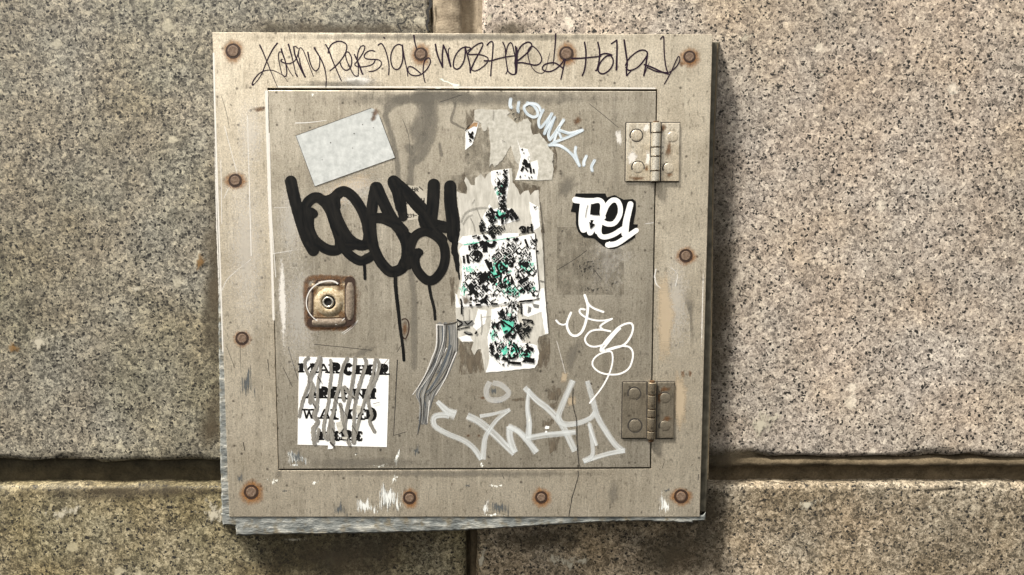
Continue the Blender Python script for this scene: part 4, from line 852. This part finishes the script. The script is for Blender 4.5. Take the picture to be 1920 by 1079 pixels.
mz = [(Z6(p), w) for p, w in [
 ([(860,690),(940,600)],5), ([(870,690),(930,840)],7), ([(930,840),(1080,740)],6.5), ([(940,640),(980,690),(1060,740)],5), ([(935,680),(955,760)],4), ([(955,760),(1010,725)],4), ([(940,690),(990,700),(1000,730)],3.5),
 ([(700,580),(780,740),(830,770)],6), ([(780,620),(800,740)],5), ([(740,790),(800,870),(880,960)],9), ([(880,960),(960,900),(1080,820)],6), ([(1080,830),(1150,980)],7), ([(960,930),(1040,860),(1110,960)],5), ([(960,930),(1000,1040)],6), ([(1000,1040),(1100,980)],5), ([(1000,960),(1050,930)],4), ([(1000,960),(1030,1000)],3.5),
 ([(600,880),(720,800)],8), ([(580,960),(740,860)],10), ([(800,860),(900,840)],4), ([(1080,650),(1140,640),(1130,690),(1080,690)],4), ([(1190,840),(1240,760)],4), ([(1190,860),(1220,880),(1240,820)],4), ([(510,360),(560,350),(550,400),(510,400),(510,360)],4), ([(600,330),(680,320),(690,460)],9), ([(690,300),(800,360),(860,280)],7), ([(500,480),(600,500),(540,610)],12),
 ([(430,350),(440,430)],4), ([(1040,240),(1090,260)],4), ([(1150,240),(1190,270),(1230,230)],5), ([(480,210),(560,190)],3), ([(570,250),(600,200)],5), ([(670,200),(740,250)],5), ([(800,180),(850,230)],7), ([(1340,250),(1390,380)],4), ([(340,520),(350,640)],4), ([(400,500),(420,640)],5), ([(1540,435),(1555,460)],4)]]
mz += [(Z5(p), w) for p, w in [
 ([(990,80),(1040,140)],3.4), ([(1060,80),(1010,110)],3), ([(980,140),(1060,220)],4), ([(1040,240),(1000,370)],6), ([(920,270),(900,330)],5), ([(880,110),(900,130)],3), ([(930,410),(1030,470)],4), ([(960,370),(1010,410)],3), ([(970,520),(1020,540)],8), ([(940,580),(1000,600)],5), ([(930,660),(1000,670),(1010,610)],5), ([(940,700),(980,740),(1020,700)],7),
 ([(770,700),(830,760),(900,780)],5), ([(760,850),(830,800)],12), ([(870,800),(930,850),(1020,820),(1080,740)],5), ([(970,850),(970,960)],4.5), ([(1100,720),(1220,880)],8), ([(1000,920),(1040,860),(1090,790)],5), ([(1100,830),(1140,890)],5), ([(790,920),(880,880)],6), ([(790,920),(830,970)],4), ([(620,940),(640,990)],2.4), ([(640,1010),(630,1070)],7), ([(1490,670),(1500,700),(1530,670)],2), ([(750,1050),(820,1010)],4)]]
mz += [(Z6(p), w) for p, w in [([(1250,90),(1290,50),(1340,60),(1340,120),(1280,130)],4), ([(1290,60),(1340,130)],3), ([(1390,40),(1385,140)],3.6), ([(1450,0),(1455,130)],4), ([(1385,70),(1450,60)],3.2), ([(610,20),(640,130)],6), ([(740,90),(770,70)],4)]]
mz += [(Z7(p), w) for p, w in [
 ([(650,280),(680,240)],5), ([(690,350),(730,250)],3.5), ([(755,380),(800,270)],4.5), ([(650,360),(720,410),(780,460),(700,550)],3.5), ([(620,470),(625,400),(660,390),(690,440)],4), ([(690,500),(730,480)],3.5), ([(700,560),(770,520)],6), ([(730,690),(800,620),(860,710)],4), ([(740,740),(790,650),(830,720),(790,760)],3.5), ([(770,720),(800,690)],3), ([(740,760),(790,790),(850,740)],4),
 ([(820,420),(870,500)],5), ([(840,500),(890,560)],3), ([(560,440),(620,560)],2), ([(540,640),(560,750)],4), ([(590,600),(600,680)],4), ([(670,680),(690,650)],5), ([(670,790),(740,810)],6), ([(760,840),(880,850)],5), ([(910,760),(960,740)],5), ([(920,800),(1030,820)],9), ([(940,660),(1020,700)],6),
 ([(860,155),(1010,140)],3.4), ([(880,170),(885,300)],3.4), ([(890,360),(1000,370),(1005,400)],3.2), ([(370,190),(430,190)],4), ([(215,200),(220,220)],4), ([(300,195),(330,195)],4), ([(540,180),(620,180)],3.4), ([(690,168),(720,168)],3), ([(500,175),(500,195)],3), ([(365,520),(385,490)],4), ([(345,140),(375,130),(360,90)],2.4), ([(460,160),(500,80)],5), ([(210,170),(212,300)],3), ([(200,120),(212,170)],3)]]
on(st3, 'black_maze', M['ink'], strokes=[(p, w, {'rag': .45, 'caps': False, 'step': 1.5}) for p, w in mz], off=O3+.0001)
on(st3, 'flaked_paper', M['white_flake'], fans=blobs([(945,520,60,40),(890,500,26,50),(985,480,30,40),(950,650,50,40),(940,410,40,30),(960,580,40,30)], .1), off=O3+.0006)
on(st3, 'crease', M['crease'], strokes=[(Z5(p), w, {'rag': .3}) for p, w in [([(300,920),(360,790),(450,730),(560,700),(700,690)],4), ([(330,960),(400,850),(480,810)],3), ([(560,720),(620,860),(700,960)],2.4), ([(450,860),(500,960),(520,1070)],3), ([(740,700),(760,800)],3), ([(480,620),(520,560)],2)]] + [(Z7(p), w, {'rag': .3}) for p, w in [([(430,300),(440,440),(430,520)],3), ([(900,460),(960,500),(1000,440)],4), ([(230,300),(235,360)],2), ([(300,240),(300,380)],2), ([(440,330),(540,320)],1.5)]], off=O1+.0003)
on(st3, 'rubbed_patch', M['scr_gr'], fans=[Z7([(180,360),(240,370),(330,360),(370,400),(340,430),(190,430),(170,400)]), Z7([(240,480),(330,500),(330,535),(250,520)]), Z7([(960,200),(1000,220),(990,270),(950,290)]), Z7([(1000,170),(1090,190),(1080,230),(1020,220)])], off=O1+.0003)
on(st3, 'rubbed_line', M['ink'], strokes=[(Z7(p), w, {'rag': .5}) for p, w in [([(165,360),(220,400),(170,440)],3), ([(250,380),(280,410),(330,370)],2.4), ([(170,470),(240,450),(300,440)],2), ([(245,500),(290,525),(330,520)],2.4)]], off=O1+.0004)
on(st3, 'glue_patch', M['glue_dk'], fans=[Z7([(200,80),(280,60),(330,170),(240,180)])], off=O1+.0007)
on(st3, 'edge_line', M['scr_dk'], strokes=[(Z6([(1510,160),(1530,540),(1580,1079)]), 1.6, {'rag': .6}), (Z6([(1250,190),(1300,150),(1500,145)]), 1.2), ([(1013,380),(1018,440),(1022,540),(1029,625)], 1.2, {'rag': .5}), (Z6([(1590,930),(1650,940)]), 1.6), (Z7([(1070,130),(1085,0)]), 1.2), (Z7([(890,160),(1085,125)]), 1.6)], off=O2)
on(st3, 'teal_edge', M['teal'], strokes=[(Z6([(345,340),(470,325),(680,295)]), 1.5), (Z6([(680,295),(1000,245),(1180,215)]), 1.0)], off=O2)

# ---- torn label at the top of the door
up = Z4([(430,150),(500,130),(720,140),(960,135),(1010,190),(960,230),(1050,310),(1130,370),(1230,300),(1300,280),(1360,360),(1345,440),(1390,550),(1490,520),(1540,590),(1620,680),(1660,780),(1720,850),(1710,980)]) + [(1038,318),(1035,338),(966,338),(972,318)] + Z4([(1150,1040),(1090,960),(1060,850),(1020,730),(960,830),(890,960),(760,1080),(720,1020),(670,1079),(690,900),(690,700),(670,500),(650,400),(620,480),(580,490),(545,420),(545,370),(500,340),(430,300)])
st4 = sticker('torn_label', rag(up, .8, 4), M['pulp'], 'torn pale paper label with jagged legs beside the light blue tag near the door top')
on(st4, 'white_scrap', M['white'], sheets=[rag(Z4([(1130,620),(1175,760),(1300,780),(1340,900),(1330,1000),(1460,960),(1480,1100)]) + [(1007,337),(966,337.5),(973,315)] + Z4([(1190,900)]), .5, 4)], off=O1, thick=.0001)
on(st4, 'black_print', M['ink'], strokes=[(q, w, {'rag': .5, 'caps': False, 'step': 1.5}) for q, w in [
  (Z4([(1200,780),(1215,800)]),3), (Z4([(1230,840),(1240,850)]),3), (Z4([(1230,960),(1280,990)]),6), (Z4([(1210,1020),(1300,1000)]),5), (Z4([(1250,1060),(1320,1030),(1310,1079)]),6), (Z5([(1320,20),(1280,100)]),4.5), (Z5([(1340,20),(1400,10)]),5), (Z5([(1350,50),(1390,100)]),3), (Z5([(1430,30),(1440,130)]),4), (Z5([(1480,60),(1490,130)]),3), (Z5([(1270,170),(1260,210)]),2.5), (Z5([(1340,160),(1350,170)]),2), (Z5([(1400,190),(1420,220)]),2.4), (Z5([(1440,180),(1460,210)]),2)]], off=O2)
on(st4, 'mould_edge', M['speck_dk'], fans=[ell(960, 212, 18, 12, 12, .3, .3), ell(968, 222, 16, 16, 12, 0, .3), ell(1038, 300, 9, 26, 12, 0, .3)], off=O2)
on(st4, 'crease', M['crease'], strokes=[(Z4(p), w, {'rag': .4}) for p, w in [([(740,150),(740,230),(730,300)],2), ([(880,640),(930,660)],2), ([(1330,900),(1300,920),(1340,1000)],2)]], off=O2)
sc4 = Z4([(285,490),(420,340),(500,350),(455,530),(400,700),(280,800)])
st5 = sticker('paper_scrap', rag(sc4, .4, 4), M['white'], 'tiny white paper scrap with curled brown top, left of the torn pale label', 'paper scrap', .0003, group=None)
on(st5, 'curled_edge', M['brown_edge'], sheets=[Z4([(290,470),(420,345),(490,352),(470,420),(420,410),(330,460)])], off=O1)
on(st5, 'black_print', M['ink'], strokes=[(Z4(p), w, {'rag': .5}) for p, w in [([(330,500),(340,520)],2), ([(350,540),(400,590)],5), ([(400,510),(360,580)],4), ([(345,620),(380,640),(350,655)],2)]] + [(Z4([(285,480),(350,390)]), 1.6)], off=O2)

# ---- black and white cut-out lettering sticker
T8 = lambda p: Z((1020, 330), 4.69, p)
st6 = sticker('cutout_sticker', T8([(280,155),(540,155),(555,190),(620,168),(700,210),(780,203),(808,225),(808,310),(785,425),(826,428),(800,545),(740,585),(620,643),(570,640),(525,622),(440,550),(350,542),(300,490),(280,430),(280,322),(235,315),(265,200)]), M['ink'], 'black cut out sticker with fat white graffiti letters, below the upper hinge')
on(st6, 'white_letters', M['white'], strokes=[(T8(p), w/4.69, {'w1': (w2 or w)/4.69}) for p, w, w2 in [
  ([(275,212),(350,222),(430,222)], 56, 52), ([(350,230),(338,330),(335,420),(348,470)], 64, 62), ([(385,240),(378,350),(390,450),(405,500)], 58, 50), ([(420,225),(480,215),(515,245),(510,320),(470,380),(440,440),(412,500)], 48, 44), ([(400,365),(470,368),(520,365)], 46, 46), ([(455,440),(470,490)], 50, 50),
  ([(515,405),(560,425),(620,415),(665,345),(670,275),(645,222),(600,216),(555,260),(522,335),(490,430),(486,505),(520,538),(600,522),(690,468)], 44, 44), ([(760,250),(740,330),(722,410),(712,510)], 52, 62), ([(562,608),(640,595),(740,530),(812,480)], 50, 44)]],
  sheets=[T8([(540,595),(580,575),(590,630),(565,636)])])
on(st6, 'black_counter', M['ink'], sheets=[T8([(440,270),(465,252),(486,275),(489,345),(420,340),(425,300)]), T8([(397,405),(450,428),(408,468)])], strokes=[(T8([(385,260),(372,310),(365,365)]), .9)], off=DO+.0009)

# ---- white printed sticker with scored lines
T9 = lambda p: Z((530, 640), 4.905, p)
st7 = sticker('printed_sticker', T9([(150,142),(980,165),(970,600),(958,975),(600,966),(470,960),(460,990),(415,995),(418,960),(137,952)]), M['white'], 'white square sticker with four lines of bold black lettering, scored by grey scratches')
def slab(ch, x0, x1, y0, y1):
    out = []; w, h = x1-x0, y1-y0
    for pl in FONT[ch]:
        vert = abs(pl[0][0]-pl[-1][0]) < .05
        pts = [(x0+a*w, y0+b*h) for a, b in pl]
        out.append((T9(pts), (40 if vert else 17)/4.905, {'caps': False}))
    fe = {'M': [(0,0),(1,0),(0,1),(1,1)], 'A': [(0,1),(1,1)], 'R': [(0,0),(0,1),(1,1)], 'H': [(0,0),(0,1),(1,0),(1,1)], 'E': [(.1,0),(.1,1)], 'W': [(0,0),(1,0),(.5,.1)], 'L': [(.15,0),(.15,1)], 'K': [(.1,0),(.1,1),(1,0),(1,1)], 'D': [(0,0),(0,1)], 'T': [(.5,1)], 'N': [(0,0),(0,1),(1,0)], 'C': []}[ch]
    for a, b in fe:
        x, y = x0+a*w, y0+b*h; y += 7 if b == 0 else -7 if b == 1 else 0
        out.append((T9([(x-30, y), (x+30, y)]), 15/4.905, {'caps': False}))
    if ch == 'E': out += [(T9([(x0+.95*w, y0), (x0+.95*w, y0+.3*h)]), 2.6, {'caps': False}), (T9([(x0+.95*w, y0+.7*h), (x0+.95*w, y0+h)]), 2.6, {'caps': False})]
    if ch == 'T': out += [(T9([(x0, y0), (x0, y0+.35*h)]), 2.6, {'caps': False}), (T9([(x0+w, y0), (x0+w, y0+.35*h)]), 2.6, {'caps': False})]
    return out
LT = []
for word, xs, y0, y1, sl_ in (('MARCHER', [(170,280),(330,420),(450,515),(570,630),(690,755),(785,850),(905,955)], 204, 288, .03), ('ARRENT', [(225,320),(355,405),(455,510),(550,605),(670,750),(805,855)], 432, 524, .012),
                         ('WALKED', [(195,290),(345,430),(460,515),(600,640),(700,760),(780,850)], 622, 712, .01), ('HERE', [(350,425),(480,525),(560,625),(685,730)], 830, 908, .01)):
    for ch, (a, b) in zip(word, xs): d = (a-160)*sl_; on(st7, 'letter', M['ink'], strokes=slab(ch, a, b, y0+d, y1+d))

SCR = [([(235,150),(205,180),(205,240),(250,350),(230,420),(180,560),(150,690)],30), ([(340,150),(300,250),(250,350),(280,420),(262,520),(310,600),(290,680),(320,740),(280,820),(292,940)],44), ([(350,160),(345,280),(322,400),(320,540),(310,620)],28), ([(440,175),(447,290),(430,430),(420,560),(390,700),(376,800),(388,890)],30), ([(592,158),(545,270),(522,400),(490,520),(465,660),(440,740),(410,900)],36), ([(665,158),(652,300),(625,470),(590,640),(570,800),(612,950)],36), ([(755,162),(767,210),(720,350),(680,500),(660,620),(652,800),(645,930)],34), ([(850,168),(830,300),(780,460),(730,620),(690,770),(655,935)],30), ([(870,172),(887,240),(840,380),(790,500),(790,580),(820,680),(800,740),(842,830)],34), ([(570,420),(610,480),(660,520)],30), ([(545,430),(560,540)],36), ([(530,580),(545,680),(555,800),(590,880)],34), ([(450,750),(455,930)],52), ([(330,815),(315,910)],36), ([(270,400),(250,560)],40)]
on(st7, 'scored_line', M['erased'], strokes=[(T9(p), w*.92/4.905, {'rag': .5, 'step': 1.8}) for p, w in SCR], off=O2)
on(st7, 'dark_scratch', M['scr_dk'], strokes=[(T9(p), w) for p, w in [([(322,325),(350,372)],2), ([(470,515),(530,600),(592,692)],1.1), ([(640,775),(690,860)],1.2), ([(970,165),(915,235)],1.2), ([(830,577),(890,562)],.9), ([(280,580),(300,610)],2), ([(455,800),(470,840)],1.5), ([(500,870),(560,900),(600,880)],1.6), ([(440,935),(470,965)],3), ([(640,510),(660,525)],1.6), ([(960,240),(885,240)],.6)]], off=O2+.0006)
on(st7, 'torn_flap', M['pulp'], sheets=[T9([(490,750),(540,735),(560,800),(520,850),(500,800)]), T9([(680,590),(720,595),(715,650),(690,680),(675,640)]), T9([(545,880),(600,880),(590,905),(550,900)])], off=O2+.0007)

# ---- white and blue marker tags painted on door (over stickers)
Tb = lambda p: Z((930, 170), 6.745, p)
part('blue_white_tag', door, M['wash_blue'], strokes=[(Tb(p), w*1.2/6.745, {}) for p, w in [
  ([(185,112),(178,185),(192,215)],42), ([(290,150),(275,220),(282,272)],40), ([(1142,832),(1110,905),(1112,945)],38), ([(1247,885),(1210,960),(1217,1015)],38),
  ([(395,155),(470,190),(520,260),(520,318),(470,335),(400,300),(358,240),(365,195),(430,165),(510,175),(555,220),(560,260)],36), ([(598,245),(560,320),(538,400),(560,470),(620,410),(705,295)],36), ([(705,295),(660,400),(612,548)],36), ([(612,548),(680,430),(742,340)],36), ([(742,340),(700,450),(662,560),(680,622)],34), ([(680,622),(760,520),(855,372)],38), ([(800,470),(760,560),(735,640)],32),
  ([(792,500),(880,530),(950,540),(1092,502)],38), ([(1092,505),(980,560),(850,612),(700,672)],34), ([(800,540),(825,600)],32), ([(672,690),(780,690),(880,740),(980,830),(1055,950)],38), ([(1008,718),(1000,790),(1030,880),(1055,950)],36)]], off=O1+.00006, label='pale blue white marker tag beside the torn label')
Ts = lambda p: Z((780, 680), 4.174, p)
part('white_tag', door, M['wash'], strokes=[(Ts(p), w*1.25/4.174, {'w1': (w2 or w)*1.25/4.174, 'caps': False, 'rag': .08}) for p, w, w2 in [
  ([(310,410),(250,385),(200,340),(165,305)],78,30), ([(260,420),(200,412),(140,430),(148,500),(250,560),(370,610),(450,670),(512,760)],42,40), ([(400,420),(500,470),(620,570),(700,650),(770,715)],52,50), ([(500,422),(620,400),(735,365)],30,20), ([(735,368),(640,440),(580,520),(540,600),(525,760)],24,44),
  ([(728,500),(735,600),(772,705)],50,50), ([(720,500),(800,540),(870,610),(945,705)],44,50), ([(885,205),(872,350),(885,480),(875,600)],22,50), ([(850,195),(940,290),(1040,370),(1130,470),(1190,580),(1245,695)],40,50), ([(865,592),(1000,568),(1100,560),(1250,545)],44,40),
  ([(1228,140),(1160,300),(1118,420),(1150,478),(1250,480),(1360,440),(1402,390)],46,36), ([(1340,145),(1380,280),(1420,420),(1490,540),(1560,640),(1630,695)],36,46), ([(1635,690),(1500,715),(1310,775)],36,34), ([(1355,470),(1380,640),(1378,730),(1310,775)],20,44), ([(1355,480),(1415,650)],34,22)]],
  off=DO+.00012, label='large white marker tag along the bottom of the door')
part('white_smear', door, M['smear'], strokes=[(Ts([(580,150),(552,210),(560,270),(600,295),(680,285),(725,235),(665,175),(600,160)]), 13, {'caps': False})], off=DO+.00012)
part('white_drip', door, M['scrape_bit'], fans=[ell(903, 868, 6, 10, 10), Ts([(860,400),(900,390),(915,470),(880,500)])], off=DO+.0002)
Tv = lambda p: Z((1020, 540), 4.904, p)
part('white_scribble', door, M['white_pen'], strokes=[(Tv(p), w/4.904, {'w1': (w2 or w)/4.904, 'step': 1.8}) for p, w, w2 in [
  ([(112,300),(140,330),(180,340),(210,325)],18,14), ([(248,230),(215,310),(215,370),(250,430),(300,440),(350,400),(385,310),(402,200),(400,150),(375,70)],22,26), ([(375,70),(410,150),(460,190),(545,222)],18,20), ([(375,200),(340,195),(325,215),(345,245),(400,280),(480,300),(560,300),(625,285)],18,16), ([(625,285),(560,320),(518,355),(545,385),(610,400)],18,18),
  ([(610,400),(520,385),(430,400),(380,460),(390,510),(440,540),(510,535),(570,505),(640,430),(700,375)],18,16), ([(700,375),(640,440),(560,540),(520,580)],18,18), ([(520,580),(530,540),(600,450),(700,355),(790,325),(818,360),(800,440),(740,520),(650,555),(560,575),(520,580)],18,20), ([(560,575),(680,540),(770,540),(812,580),(815,650),(780,740),(700,790),(600,797),(510,775),(450,720),(455,660),(510,610),(590,585),(625,600),(630,680),(600,790),(530,920),(420,1060)],18,14)]],
  off=DO+.00018, label='thin white paint pen scribble left of the lower hinge')
